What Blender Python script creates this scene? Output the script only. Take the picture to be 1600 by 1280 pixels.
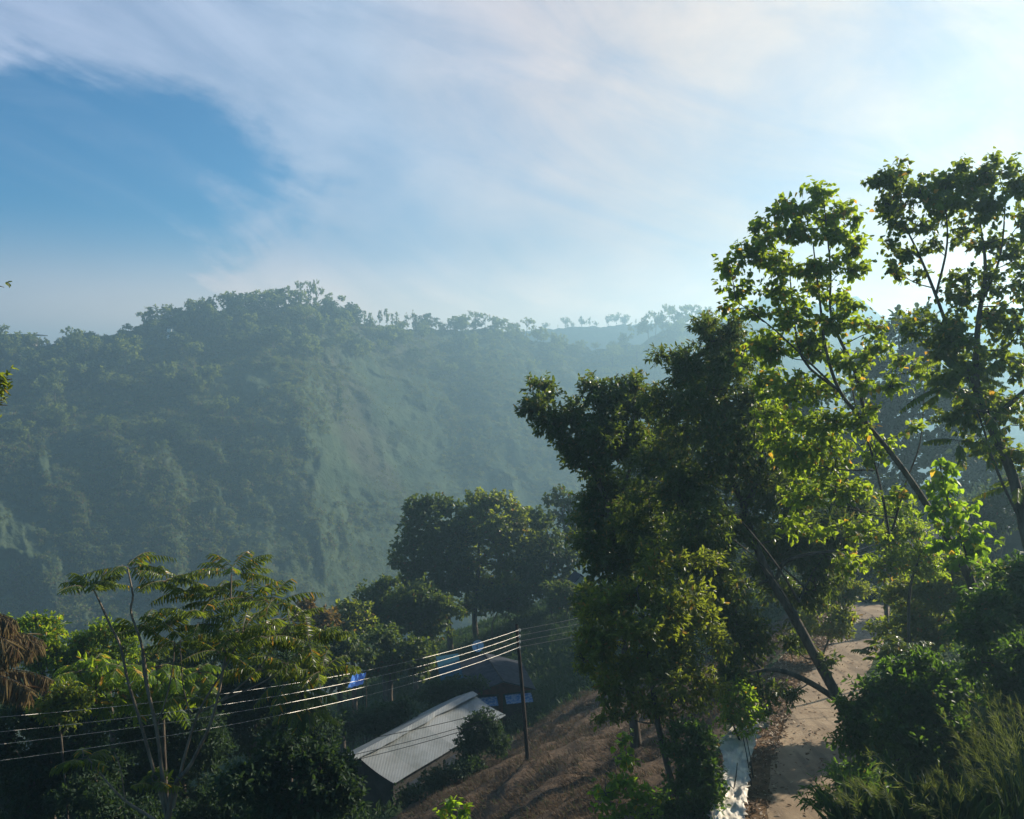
import bpy, math
import numpy as np
from mathutils import Vector

for o in list(bpy.data.objects):
    bpy.data.objects.remove(o)
scene = bpy.context.scene
COL = scene.collection

# ------------------------------------------------------------------ camera
F = 1331.0                      # focal length in pixels of a 1600 wide picture
PITCH = math.atan(40.0 / F)     # horizon sits 40 px above the middle
cam_d = bpy.data.cameras.new("camera")
cam_d.sensor_fit = 'HORIZONTAL'
cam_d.sensor_width = 36.0
cam_d.lens = 36.0 * F / 1600.0
cam_d.clip_start = 0.1
cam_d.clip_end = 8000.0
cam = bpy.data.objects.new("camera", cam_d)
COL.objects.link(cam)
cam.location = (0, 0, 0)
cam.rotation_euler = (math.radians(90) - PITCH, 0, 0)
scene.camera = cam

# ------------------------------------------------------------------ sun, sky, exposure
SUN_AZ, SUN_EL = math.radians(57.5), math.radians(24.5)     # azimuth to the right of the view direction
SUN = np.array([math.sin(SUN_AZ) * math.cos(SUN_EL), math.cos(SUN_AZ) * math.cos(SUN_EL), math.sin(SUN_EL)])
sun_d = bpy.data.lights.new("sun", 'SUN')
sun_d.energy = 5.0
sun_d.angle = math.radians(0.5)
sun_d.color = (1.0, 0.90, 0.74)
sun = bpy.data.objects.new("sun", sun_d)
COL.objects.link(sun)
sun.rotation_euler = Vector(-SUN).to_track_quat('-Z', 'Y').to_euler()
scene.view_settings.view_transform = 'Standard'
scene.view_settings.look = 'None'
scene.view_settings.exposure = 0.95
scene.view_settings.gamma = 1.0
scene.view_settings.use_curve_mapping = False
scene.render.engine = 'CYCLES'
scene.cycles.max_bounces = 6
scene.cycles.diffuse_bounces = 2
scene.cycles.glossy_bounces = 2
scene.cycles.transmission_bounces = 4
scene.cycles.volume_bounces = 0
scene.cycles.transparent_max_bounces = 4
scene.cycles.caustics_reflective = False
scene.cycles.caustics_refractive = False


class NT:
    """tiny helper for node trees"""
    def __init__(s, tree):
        s.t = tree
        s.t.nodes.clear()
    def n(s, kind, **kw):
        nd = s.t.nodes.new(kind)
        for k, v in kw.items():
            setattr(nd, k, v)
        return nd
    def l(s, a, b):
        s.t.links.new(a, b)
    def m(s, op, a, b=None, c=None, clamp=False):
        nd = s.n('ShaderNodeMath', operation=op, use_clamp=clamp)
        for i, v in enumerate((a, b, c)):
            if v is None:
                continue
            if isinstance(v, (int, float)):
                nd.inputs[i].default_value = v
            else:
                s.l(v, nd.inputs[i])
        return nd.outputs[0]
    def ss(s, v, lo, hi):
        nd = s.n('ShaderNodeMapRange', interpolation_type='SMOOTHSTEP')
        s.l(v, nd.inputs[0])
        nd.inputs[1].default_value = lo
        nd.inputs[2].default_value = hi
        return nd.outputs[0]
    def mix(s, f, a, b):
        nd = s.n('ShaderNodeMix', data_type='RGBA')
        for sock, v in ((nd.inputs[0], f), (nd.inputs[6], a), (nd.inputs[7], b)):
            if isinstance(v, (int, float)):
                sock.default_value = v
            elif isinstance(v, tuple):
                sock.default_value = (*v, 1)
            else:
                s.l(v, sock)
        return nd.outputs[2]
    def noise(s, vec, scale, detail=4, rough=0.55, dist=0.0):
        nd = s.n('ShaderNodeTexNoise')
        if vec is not None:
            s.l(vec, nd.inputs['Vector'])
        nd.inputs['Scale'].default_value = scale
        nd.inputs['Detail'].default_value = detail
        nd.inputs['Roughness'].default_value = rough
        nd.inputs['Distortion'].default_value = dist
        return nd.outputs[0]
    def ramp(s, f, stops):
        nd = s.n('ShaderNodeValToRGB')
        cr = nd.color_ramp
        while len(cr.elements) > 1:
            cr.elements.remove(cr.elements[-1])
        for i, (p, c) in enumerate(stops):
            e = cr.elements[0] if i == 0 else cr.elements.new(p)
            e.position = p
            e.color = (*c, 1)
        s.l(f, nd.inputs[0])
        return nd.outputs[0]


def build_world():
    w = bpy.data.worlds.new("World")
    scene.world = w
    w.use_nodes = True
    t = NT(w.node_tree)
    out = t.n('ShaderNodeOutputWorld')
    bg = t.n('ShaderNodeBackground')
    bg.inputs[1].default_value = 0.087
    t.l(bg.outputs[0], out.inputs[0])
    sky = t.n('ShaderNodeTexSky', sky_type='NISHITA')
    sky.sun_disc = False
    sky.sun_elevation = SUN_EL
    sky.sun_rotation = SUN_AZ
    sky.altitude = 1200.0
    sky.air_density = 1.0
    sky.dust_density = 0.8
    sky.ozone_density = 2.0
    tc = t.n('ShaderNodeTexCoord')
    d = tc.outputs['Generated']
    sx = t.n('ShaderNodeSeparateXYZ')
    t.l(d, sx.inputs[0])
    az = t.m('ARCTAN2', sx.outputs[0], sx.outputs[1])          # 0 = north (the valley), positive to the east
    el = t.m('ARCSINE', sx.outputs[2])
    # cirrus streaks rise gently to the west: rotate and stretch the angular coordinates
    a = t.m('ADD', t.m('MULTIPLY', az, 0.94), t.m('MULTIPLY', el, -0.34))
    b = t.m('ADD', t.m('MULTIPLY', az, 0.34), t.m('MULTIPLY', el, 0.94))
    cv = t.n('ShaderNodeCombineXYZ')
    t.l(t.m('MULTIPLY', a, 0.9), cv.inputs[0])
    t.l(t.m('MULTIPLY', b, 3.2), cv.inputs[1])
    streak = t.noise(cv.outputs[0], 3.4, 9, 0.60, 0.7)
    cv2 = t.n('ShaderNodeCombineXYZ')
    t.l(az, cv2.inputs[0])
    t.l(t.m('MULTIPLY', el, 1.6), cv2.inputs[1])
    cv2.inputs[2].default_value = 4.7
    puff = t.noise(cv2.outputs[0], 6.5, 8, 0.62, 0.3)
    # clear gap in the cloud sheet, low in the west-north-west
    ea = t.m('DIVIDE', t.m('ADD', az, 0.60), 0.39)
    up = t.m('GREATER_THAN', el, 0.215)
    re = t.m('ADD', t.m('MULTIPLY', up, -0.085), 0.205)
    ee = t.m('DIVIDE', t.m('SUBTRACT', el, 0.225), re)
    rr = t.m('SQRT', t.m('ADD', t.m('MULTIPLY', ea, ea), t.m('MULTIPLY', ee, ee)))
    rr = t.m('ADD', rr, t.m('MULTIPLY', t.m('SUBTRACT', streak, 0.5), 0.9))
    rr = t.m('ADD', rr, t.m('MULTIPLY', t.m('SUBTRACT', puff, 0.5), 0.55))
    cover = t.ss(rr, 0.70, 0.98)
    thin = t.ss(t.m('ADD', t.m('MULTIPLY', streak, 0.75), t.m('MULTIPLY', puff, 0.25)), 0.30, 0.68)
    cover = t.m('MULTIPLY', cover, t.m('ADD', t.m('MULTIPLY', thin, 0.45), 0.53))
    wisp = t.m('MULTIPLY', t.ss(streak, 0.52, 0.80), 0.30)
    cover = t.m('MAXIMUM', cover, wisp)
    # thick air close to the horizon
    low = t.m('MULTIPLY', t.ss(el, 0.20, 0.05), 0.85)
    cover = t.m('MAXIMUM', cover, low)
    # cloud out of view is thinned overhead and southward to cut the ambient light
    cover = t.m('MULTIPLY', cover, t.ss(sx.outputs[1], -0.25, 0.3))
    cover = t.m('MULTIPLY', cover, t.m('SUBTRACT', 1.0, t.m('MULTIPLY', t.ss(el, 0.5, 0.9), 0.9)))
    # forward scattering: cloud is brighter towards the sun
    vd = t.n('ShaderNodeVectorMath', operation='DOT_PRODUCT')
    t.l(d, vd.inputs[0])
    vd.inputs[1].default_value = tuple(SUN)
    g = t.m('POWER', t.m('MAXIMUM', t.m('MULTIPLY', t.m('ADD', vd.outputs['Value'], 1.0), 0.5), 0.0), 3.0)
    g = t.ss(g, 0.1, 0.78)
    cc = t.ramp(g, [(0.0, (2.8, 3.35, 4.75)), (0.4, (3.1, 3.55, 4.6)), (0.7, (4.5, 3.8, 3.85)), (1.0, (5.2, 4.1, 3.5))])
    warm = t.mix(t.m('MULTIPLY', t.ss(el, 0.17, 0.05), t.ss(az, -0.95, -0.05)), cc, (13.0, 9.4, 7.0))
    detail = t.m('ADD', t.m('ADD', t.m('MULTIPLY', t.m('SUBTRACT', puff, 0.5), 0.36), t.m('MULTIPLY', t.m('SUBTRACT', streak, 0.5), 0.16)), 1.0)
    mul = t.n('ShaderNodeVectorMath', operation='SCALE')
    t.l(warm, mul.inputs[0])
    t.l(detail, mul.inputs['Scale'])
    hs = t.n('ShaderNodeHueSaturation')
    hs.inputs['Saturation'].default_value = 1.75
    hs.inputs['Value'].default_value = 0.72
    t.l(sky.outputs[0], hs.inputs['Color'])
    t.l(t.mix(cover, hs.outputs[0], mul.outputs[0]), bg.inputs[0])


build_world()

# ------------------------------------------------------------------ helpers
CP, SP = math.cos(PITCH), math.sin(PITCH)


def P(px, py, Y):
    """the world point at depth Y (metres north of the camera) that was read off the photo at (px, py)"""
    x = (px - 800.0) / F
    v = (640.0 - py) / F
    fy = CP + v * SP
    fz = v * CP - SP
    return np.array([x / fy * Y, Y, fz / fy * Y])


def unit(v):
    return v / np.maximum(np.linalg.norm(v, axis=-1, keepdims=True), 1e-9)


_perm = np.random.default_rng(7).permutation(512)
_perm = np.concatenate([_perm, _perm, _perm])
_val = np.random.default_rng(8).uniform(-1, 1, 512)


def vnoise(x, y):
    x = np.asarray(x, float); y = np.asarray(y, float)
    xi = np.floor(x).astype(int); yi = np.floor(y).astype(int)
    xf = x - xi; yf = y - yi
    u = xf * xf * (3 - 2 * xf); v = yf * yf * (3 - 2 * yf)
    def h(i, j):
        return _val[_perm[(_perm[i & 511] + (j & 511))] & 511]
    return (h(xi, yi) * (1 - u) + h(xi + 1, yi) * u) * (1 - v) + (h(xi, yi + 1) * (1 - u) + h(xi + 1, yi + 1) * u) * v


def fbm(x, y, o=4):
    s = 0.0; a = 1.0; f = 1.0
    for k in range(o):
        s = s + a * vnoise(x * f + 17.3 * k, y * f + 9.1 * k)
        a *= 0.5; f *= 2.03
    return s


def smooth(t):
    t = np.clip(t, 0, 1)
    return t * t * (3 - 2 * t)


def mesh_obj(name, V, Q, mats, parent=None, smooth_shade=False, mi=None, origin=None, Ttri=None):
    """one mesh object out of arrays (quads Q, and optional triangles Ttri)"""
    V = np.asarray(V, np.float32).reshape(-1, 3)
    if origin is not None:
        V = V - np.asarray(origin, np.float32)
    Q = np.asarray(Q, np.int32).reshape(-1, 4)
    T_ = np.asarray(Ttri if Ttri is not None else [], np.int32).reshape(-1, 3)
    me = bpy.data.meshes.new(name)
    me.vertices.add(len(V))
    me.vertices.foreach_set("co", V.ravel())
    nl = Q.size + T_.size
    me.loops.add(nl)
    me.loops.foreach_set("vertex_index", np.concatenate([Q.ravel(), T_.ravel()]))
    n = len(Q) + len(T_)
    me.polygons.add(n)
    st = np.concatenate([np.arange(len(Q)) * 4, Q.size + np.arange(len(T_)) * 3]).astype(np.int32)
    me.polygons.foreach_set("loop_start", st)
    me.polygons.foreach_set("use_smooth", np.full(n, smooth_shade, bool))
    for m in (mats if isinstance(mats, (list, tuple)) else [mats]):
        me.materials.append(m)
    if mi is not None:
        me.polygons.foreach_set("material_index", np.asarray(mi, np.int32))
    me.update(calc_edges=True)
    o = bpy.data.objects.new(name, me)
    COL.objects.link(o)
    if parent is not None:
        o.parent = parent
    elif origin is not None:
        o.location = tuple(float(c) for c in origin)
    return o


def tag(o, label, cat, group=None):
    o['label'] = label
    o['category'] = cat
    if group:
        o['group'] = group
    return o


def kind(o, k):
    o['kind'] = k
    return o


def empty(name, loc, label, cat, group=None):
    o = bpy.data.objects.new(name, None)
    o.empty_display_size = 0.2
    COL.objects.link(o)
    o.location = tuple(float(c) for c in loc)
    return tag(o, label, cat, group)


class Geo:
    """collects vertices and quads for one mesh"""
    def __init__(s):
        s.v = []; s.q = []; s.k = 0
    def add(s, V, Q):
        V = np.asarray(V, float).reshape(-1, 3); Q = np.asarray(Q, int).reshape(-1, 4)
        if len(V) == 0:
            return
        s.v.append(V); s.q.append(Q + s.k); s.k += len(V)
    def get(s):
        if not s.v:
            return np.zeros((0, 3)), np.zeros((0, 4), int)
        return np.concatenate(s.v), np.concatenate(s.q)
    def obj(s, name, mats, parent=None, origin=None, smooth_shade=False):
        V, Q = s.get()
        return mesh_obj(name, V, Q, mats, parent, smooth_shade, origin=origin)
    def box(s, c, d, ax=None):
        """box at centre c with full sizes d, axes ax (3 unit rows)"""
        ax = np.eye(3) if ax is None else np.asarray(ax, float)
        h = np.asarray(d, float) / 2
        sg = np.array([[-1, -1, -1], [1, -1, -1], [1, 1, -1], [-1, 1, -1], [-1, -1, 1], [1, -1, 1], [1, 1, 1], [-1, 1, 1]], float)
        V = np.asarray(c, float) + (sg * h) @ ax
        s.add(V, [[0, 3, 2, 1], [4, 5, 6, 7], [0, 1, 5, 4], [1, 2, 6, 5], [2, 3, 7, 6], [3, 0, 4, 7]])
    def slab(s, quad, th):
        """a sheet with thickness: 4 corners and a thickness along its normal"""
        q = np.asarray(quad, float)
        n = unit(np.cross(q[1] - q[0], q[3] - q[0]))
        V = np.concatenate([q, q - n * th])
        s.add(V, [[0, 1, 2, 3], [7, 6, 5, 4], [0, 4, 5, 1], [1, 5, 6, 2], [2, 6, 7, 3], [3, 7, 4, 0]])
    def tube(s, pts, rad, n=6, sub=3, cap=True):
        pts = np.asarray(pts, float)
        rad = np.broadcast_to(np.asarray(rad, float), (len(pts),)) if np.ndim(rad) == 0 else np.asarray(rad, float)
        if len(pts) > 2 and sub > 1:
            pts, rad = catmull(pts, rad, sub)
        t = np.zeros_like(pts)
        t[1:-1] = pts[2:] - pts[:-2]; t[0] = pts[1] - pts[0]; t[-1] = pts[-1] - pts[-2]
        t = unit(t)
        ref = np.array([0.31, 0.9, 0.1]) if abs(t[0, 1]) < 0.8 else np.array([1.0, 0.1, 0.2])
        u = unit(np.cross(t, ref)); w = np.cross(t, u)
        a = np.arange(n) * 2 * math.pi / n
        V = pts[:, None, :] + rad[:, None, None] * (np.cos(a)[None, :, None] * u[:, None, :] + np.sin(a)[None, :, None] * w[:, None, :])
        m = len(pts)
        i = np.arange(m - 1)[:, None] * n; j = np.arange(n)[None, :]; j2 = (j + 1) % n
        Q = np.stack([i + j, i + j2, i + n + j2, i + n + j], -1).reshape(-1, 4)
        s.add(V.reshape(-1, 3), Q)


def catmull(p, r, sub):
    pe = np.concatenate([[2 * p[0] - p[1]], p, [2 * p[-1] - p[-2]]])
    out = []; ro = []
    for i in range(len(p) - 1):
        a, b, c, d = pe[i:i + 4]
        for k in range(sub):
            t = k / sub
            out.append(0.5 * (2 * b + (c - a) * t + (2 * a - 5 * b + 4 * c - d) * t * t + (3 * b - a - 3 * c + d) * t ** 3))
            ro.append(r[i] * (1 - t) + r[i + 1] * t)
    out.append(p[-1]); ro.append(r[-1])
    return np.array(out), np.array(ro)


# leaf outlines: (position along the leaf, half width) of the two side points
OUTLINE = {'lance': (0.30, 1.0, 0.70, 0.75), 'heart': (0.12, 1.0, 0.60, 0.72), 'oval': (0.28, 1.0, 0.78, 0.85), 'strip': (0.15, 1.0, 0.75, 0.7)}


def leaves(geo, pos, axis, nrm, L, W, shape='lance', fold=0.18, droop=0.12):
    axis = unit(axis)
    side = unit(np.cross(axis, nrm))
    n = np.cross(side, axis)
    L = np.asarray(L)[:, None]; W = np.asarray(W)[:, None] * 0.5
    N = len(pos)
    if shape == 'quad':
        V = np.stack([pos, pos + axis * L * .45 + side * W + n * W * fold, pos + axis * L - n * L * droop,
                      pos + axis * L * .45 - side * W + n * W * fold], 1)
        Q = np.arange(N)[:, None] * 4 + np.array([[0, 1, 2, 3]])
        geo.add(V.reshape(-1, 3), Q)
        return
    a1, w1, a2, w2 = OUTLINE[shape]
    up1 = n * W * fold; up2 = n * (W * fold * .8) - n * L * droop * .4
    V = np.stack([pos,
                  pos + axis * L * a1 + side * W * w1 + up1,
                  pos + axis * L * a2 + side * W * w2 + up2,
                  pos + axis * L - n * L * droop,
                  pos + axis * L * a2 - side * W * w2 + up2,
                  pos + axis * L * a1 - side * W * w1 + up1], 1)
    b = np.arange(N)[:, None, None] * 6
    Q = (b + np.array([[[0, 1, 2, 3], [0, 3, 4, 5]]])).reshape(-1, 4)
    geo.add(V.reshape(-1, 3), Q)


# ------------------------------------------------------------------ materials
def new_mat(name):
    m = bpy.data.materials.new(name)
    m.use_nodes = True
    return m, NT(m.node_tree)


def leaf_mat(name, lo, hi, trans, tf=0.45, odd=None, oddp=0.03, rough=0.45, spec=0.35):
    """each leaf takes a tone of its own; light passes through it"""
    m, t = new_mat(name)
    out = t.n('ShaderNodeOutputMaterial')
    g = t.n('ShaderNodeNewGeometry')
    rnd = g.outputs['Random Per Island']
    tco = t.n('ShaderNodeTexCoord')
    patch = t.noise(tco.outputs['Object'], 0.7, 3, 0.5)
    f = t.m('ADD', t.m('MULTIPLY', rnd, 0.65), t.m('MULTIPLY', t.ss(patch, 0.35, 0.65), 0.35))
    col = t.mix(f, lo, hi)
    tcol = t.mix(t.m('MULTIPLY', f, 0.75), trans, tuple(0.55 * c for c in trans))
    if odd:
        fr = t.m('FRACT', t.m('MULTIPLY', rnd, 37.7))
        isodd = t.m('LESS_THAN', fr, oddp)
        col = t.mix(isodd, col, odd)
        tcol = t.mix(isodd, tcol, tuple(min(1, 1.6 * c) for c in odd))
    p = t.n('ShaderNodeBsdfPrincipled')
    t.l(col, p.inputs['Base Color'])
    p.inputs['Roughness'].default_value = rough
    p.inputs['Specular IOR Level'].default_value = spec
    tr = t.n('ShaderNodeBsdfTranslucent')
    t.l(tcol, tr.inputs[0])
    ms = t.n('ShaderNodeMixShader')
    ms.inputs[0].default_value = tf
    t.l(p.outputs[0], ms.inputs[1])
    t.l(tr.outputs[0], ms.inputs[2])
    t.l(ms.outputs[0], out.inputs[0])
    return m


def solid_mat(name, a, b, scale=6.0, rough=0.8, spec=0.3, bump=0.0, metal=0.0, stretch=(1, 1, 1), lo=0.35, hi=0.65, detail=5):
    m, t = new_mat(name)
    out = t.n('ShaderNodeOutputMaterial')
    tco = t.n('ShaderNodeTexCoord')
    mp = t.n('ShaderNodeMapping')
    mp.inputs['Scale'].default_value = stretch
    t.l(tco.outputs['Object'], mp.inputs[0])
    nz = t.noise(mp.outputs[0], scale, detail, 0.6)
    col = t.mix(t.ss(nz, lo, hi), a, b)
    p = t.n('ShaderNodeBsdfPrincipled')
    t.l(col, p.inputs['Base Color'])
    p.inputs['Roughness'].default_value = rough
    p.inputs['Specular IOR Level'].default_value = spec
    p.inputs['Metallic'].default_value = metal
    if bump:
        bp = t.n('ShaderNodeBump')
        bp.inputs['Strength'].default_value = bump
        bp.inputs['Distance'].default_value = 0.05
        t.l(nz, bp.inputs['Height'])
        t.l(bp.outputs[0], p.inputs['Normal'])
    t.l(p.outputs[0], out.inputs[0])
    return m


M = {}
M['mango'] = leaf_mat('dark_glossy_leaf', (.018, .042, .016), (.045, .085, .022), (.32, .44, .03), .34, (.20, .16, .03), .06, .38, .4)
M['olive'] = leaf_mat('olive_leaf', (.03, .055, .016), (.075, .105, .022), (.46, .54, .035), .5, (.30, .18, .03), .03, .42, .4)
M['heart'] = leaf_mat('round_leaf', (.03, .07, .015), (.065, .125, .02), (.50, .66, .03), .58, (.50, .28, .03), .035, .45, .3)
M['tall'] = leaf_mat('upper_round_leaf', (.022, .052, .014), (.05, .10, .02), (.42, .54, .03), .46, (.45, .26, .03), .03, .42, .4)
M['vine'] = leaf_mat('vine_leaf', (.035, .09, .015), (.07, .15, .02), (.50, .74, .03), .6, (.52, .33, .03), .04, .45, .3)
M['bush'] = leaf_mat('bush_leaf', (.016, .05, .018), (.035, .08, .024), (.22, .40, .03), .45, (.2, .15, .03), .01, .5, .3)
M['fern'] = leaf_mat('feathered_leaf', (.018, .042, .013), (.05, .085, .02), (.36, .46, .03), .45, (.50, .27, .02), .03, .34, .5)
M['under'] = leaf_mat('shade_toned_leaf', (.014, .034, .018), (.03, .06, .024), (.10, .18, .03), .3, None, 0, .6, .2)  # darker bush leaf: shade of slopes and valley is put into its colour
M['wood'] = leaf_mat('woodland_leaf', (.022, .05, .018), (.06, .10, .026), (.22, .30, .03), .40, (.16, .10, .02), .02, .5, .25)
M['russet'] = leaf_mat('russet_leaf', (.10, .055, .02), (.13, .10, .025), (.38, .24, .04), .45, None, 0, .5, .25)
M['dead'] = leaf_mat('dead_frond', (.13, .095, .05), (.30, .225, .115), (.38, .28, .12), .38, (.10, .06, .03), .15, .7, .2)
M['far'] = leaf_mat('far_leaf', (.05, .085, .026), (.13, .165, .045), (.36, .42, .06), .42, None, 0, .6, .15)
M['pine'] = leaf_mat('far_dark_leaf', (.022, .045, .022), (.05, .08, .03), (.12, .18, .03), .30, None, 0, .6, .15)
M['scrub'] = leaf_mat('scrub_leaf', (.04, .075, .022), (.12, .14, .045), (.26, .30, .05), .38, (.13, .09, .05), .18, .7, .1)
M['straw'] = leaf_mat('dry_grass_blade', (.07, .05, .034), (.14, .10, .066), (.16, .11, .065), .25, (.07, .09, .03), .08, .75, .15)
M['seed'] = leaf_mat('grass_seed_head', (.06, .085, .026), (.15, .155, .05), (.25, .30, .05), .45, None, 0, .6, .2)
M['litter'] = leaf_mat('fallen_leaf', (.09, .05, .025), (.24, .14, .06), (.2, .1, .04), .15, (.45, .36, .24), .10, .6, .3)
M['bark'] = solid_mat('dark_bark', (.055, .042, .032), (.13, .105, .08), 5, .9, .2, .6, 0, (1, 1, .25))
M['palebark'] = solid_mat('pale_bark', (.10, .075, .055), (.23, .175, .125), 6, .7, .3, .4, 0, (1, 1, .3))
M['polewood'] = solid_mat('old_pole_wood', (.03, .022, .018), (.065, .05, .042), 8, .85, .2, .3, 0, (1, 1, .15))
M['wire'] = solid_mat('bare_wire', (.26, .25, .23), (.36, .34, .31), 3, .45, .5, 0, .5)
M['cable'] = solid_mat('black_cable', (.02, .02, .02), (.035, .035, .035), 3, .5, .4)
M['porcelain'] = solid_mat('porcelain', (.62, .60, .55), (.72, .70, .66), 8, .25, .5)
M['sheet'] = solid_mat('white_sheet', (.80, .72, .60), (.56, .48, .38), 4.0, .55, .35, .5, 0, (1, 1, 1), .45, .75)
M['blue'] = solid_mat('blue_sheet', (.010, .055, .085), (.014, .07, .105), 2.5, .85, .08, .1)
M['tarpblue'] = solid_mat('blue_tarp', (.03, .13, .45), (.06, .20, .55), 3.0, .4, .4, .2)
M['slate'] = solid_mat('dark_roof_sheet', (.022, .027, .036), (.042, .048, .06), 3, .85, .1, .2, 0, (1, 1, 1))
M['redpaint'] = solid_mat('red_board', (.11, .022, .02), (.07, .016, .015), 4, .6, .3)
M['wall'] = solid_mat('plaster_wall', (.20, .18, .155), (.32, .295, .26), 1.5, .85, .2, .2)
M['darkwall'] = solid_mat('shade_darkened_wall', (.03, .028, .026), (.055, .05, .046), 1.5, .9, .2, .2)  # mottled wall; the shade on it is put into this dark colour
M['whitewall'] = solid_mat('whitewashed_wall', (.62, .61, .58), (.74, .73, .70), 2, .8, .2)
M['glass'] = solid_mat('window_glass', (.03, .04, .05), (.05, .06, .08), 2, .12, .5)
M['paleglass'] = solid_mat('curtained_window', (.40, .47, .55), (.52, .58, .66), 2, .3, .5)
M['bluewhite'] = solid_mat('blue_white_awning', (.06, .15, .32), (.34, .38, .42), 5, .8, .1, .2, 0, (1, 1, 2.5))
M['brownwall'] = solid_mat('brown_wall', (.20, .12, .075), (.30, .19, .12), 2, .8, .2)
M['dish'] = solid_mat('grey_dish', (.50, .52, .55), (.60, .62, .66), 3, .4, .5)

# corrugated roof sheets: weathered grey cement with lichen and run-off streaks
def roof_mat():
    m, t = new_mat('weathered_roof_sheet')
    out = t.n('ShaderNodeOutputMaterial')
    tco = t.n('ShaderNodeTexCoord')
    ob = tco.outputs['Object']
    g = t.n('ShaderNodeNewGeometry')
    big = t.noise(ob, 0.8, 5, 0.6)
    mp = t.n('ShaderNodeMapping')
    mp.inputs['Scale'].default_value = (7, 0.8, 1)
    t.l(ob, mp.inputs[0])
    run = t.noise(mp.outputs[0], 1.6, 5, 0.65)
    col = t.mix(t.ss(big, .35, .68), (.18, .195, .195), (.115, .125, .118))
    col = t.mix(t.m('MULTIPLY', t.ss(run, .45, .75), .55), col, (.13, .125, .105))
    col = t.mix(t.m('MULTIPLY', t.m('POWER', g.outputs['Random Per Island'], 2.0), .55), col, (.30, .30, .29))
    p = t.n('ShaderNodeBsdfPrincipled')
    t.l(col, p.inputs['Base Color'])
    p.inputs['Roughness'].default_value = .42
    p.inputs['Specular IOR Level'].default_value = .5
    wv = t.n('ShaderNodeTexWave', bands_direction='X')
    wv.inputs['Scale'].default_value = 2.2
    t.l(ob, wv.inputs[0])
    bp = t.n('ShaderNodeBump')
    bp.inputs['Strength'].default_value = .2
    bp.inputs['Distance'].default_value = .03
    t.l(wv.outputs['Fac'], bp.inputs['Height'])
    t.l(bp.outputs[0], p.inputs['Normal'])
    t.l(p.outputs[0], out.inputs[0])
    return m
M['roof'] = roof_mat()


def road_mat():
    m, t = new_mat('dusty_concrete_track')
    out = t.n('ShaderNodeOutputMaterial')
    tco = t.n('ShaderNodeTexCoord')
    ob = tco.outputs['Object']
    a = t.noise(ob, 0.9, 6, .62)
    b = t.noise(ob, 9.0, 5, .6)
    mp = t.n('ShaderNodeMapping')
    mp.inputs['Rotation'].default_value = (0, 0, math.radians(-20))
    mp.inputs['Scale'].default_value = (1.8, .28, 1)
    t.l(ob, mp.inputs[0])
    long_bands = t.noise(mp.outputs[0], 1.1, 5, .6)
    col = t.mix(t.ss(a, .35, .65), (.25, .18, .115), (.35, .26, .17))
    col = t.mix(t.m('MULTIPLY', t.ss(long_bands, .47, .66), .75), col, (.17, .125, .085))  # darker bands drawn out along the track
    col = t.mix(t.m('MULTIPLY', t.ss(b, .55, .75), .45), col, (.17, .125, .085))
    p = t.n('ShaderNodeBsdfPrincipled')
    t.l(col, p.inputs['Base Color'])
    p.inputs['Roughness'].default_value = .9
    p.inputs['Specular IOR Level'].default_value = .2
    bp = t.n('ShaderNodeBump')
    bp.inputs['Strength'].default_value = .5
    bp.inputs['Distance'].default_value = .04
    t.l(b, bp.inputs['Height'])
    t.l(bp.outputs[0], p.inputs['Normal'])
    t.l(p.outputs[0], out.inputs[0])
    return m
M['road'] = road_mat()
M['verge'] = solid_mat('leaf_strewn_soil', (.10, .06, .032), (.19, .115, .06), 3.5, .95, .1, .8)


def ground_mat():
    m, t = new_mat('hillside_soil_and_grass')
    out = t.n('ShaderNodeOutputMaterial')
    tco = t.n('ShaderNodeTexCoord')
    ob = tco.outputs['Object']
    at = t.n('ShaderNodeAttribute', attribute_name='dry')
    a = t.noise(ob, .35, 6, .62)
    b = t.noise(ob, 4.0, 6, .65)
    green = t.mix(t.ss(b, .3, .7), (.022, .045, .016), (.05, .085, .026))
    green = t.mix(t.m('MULTIPLY', t.ss(a, .5, .7), .5), green, (.06, .06, .03))
    dry = t.mix(t.ss(b, .3, .7), (.065, .043, .028), (.13, .09, .06))
    f = t.ss(t.m('ADD', at.outputs['Fac'], t.m('MULTIPLY', t.m('SUBTRACT', a, .5), .8)), .35, .65)
    col = t.mix(f, green, dry)
    p = t.n('ShaderNodeBsdfPrincipled')
    t.l(col, p.inputs['Base Color'])
    p.inputs['Roughness'].default_value = .95
    p.inputs['Specular IOR Level'].default_value = .1
    bp = t.n('ShaderNodeBump')
    bp.inputs['Strength'].default_value = .8
    bp.inputs['Distance'].default_value = .15
    t.l(b, bp.inputs['Height'])
    t.l(bp.outputs[0], p.inputs['Normal'])
    t.l(p.outputs[0], out.inputs[0])
    return m
M['ground'] = ground_mat()


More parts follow.
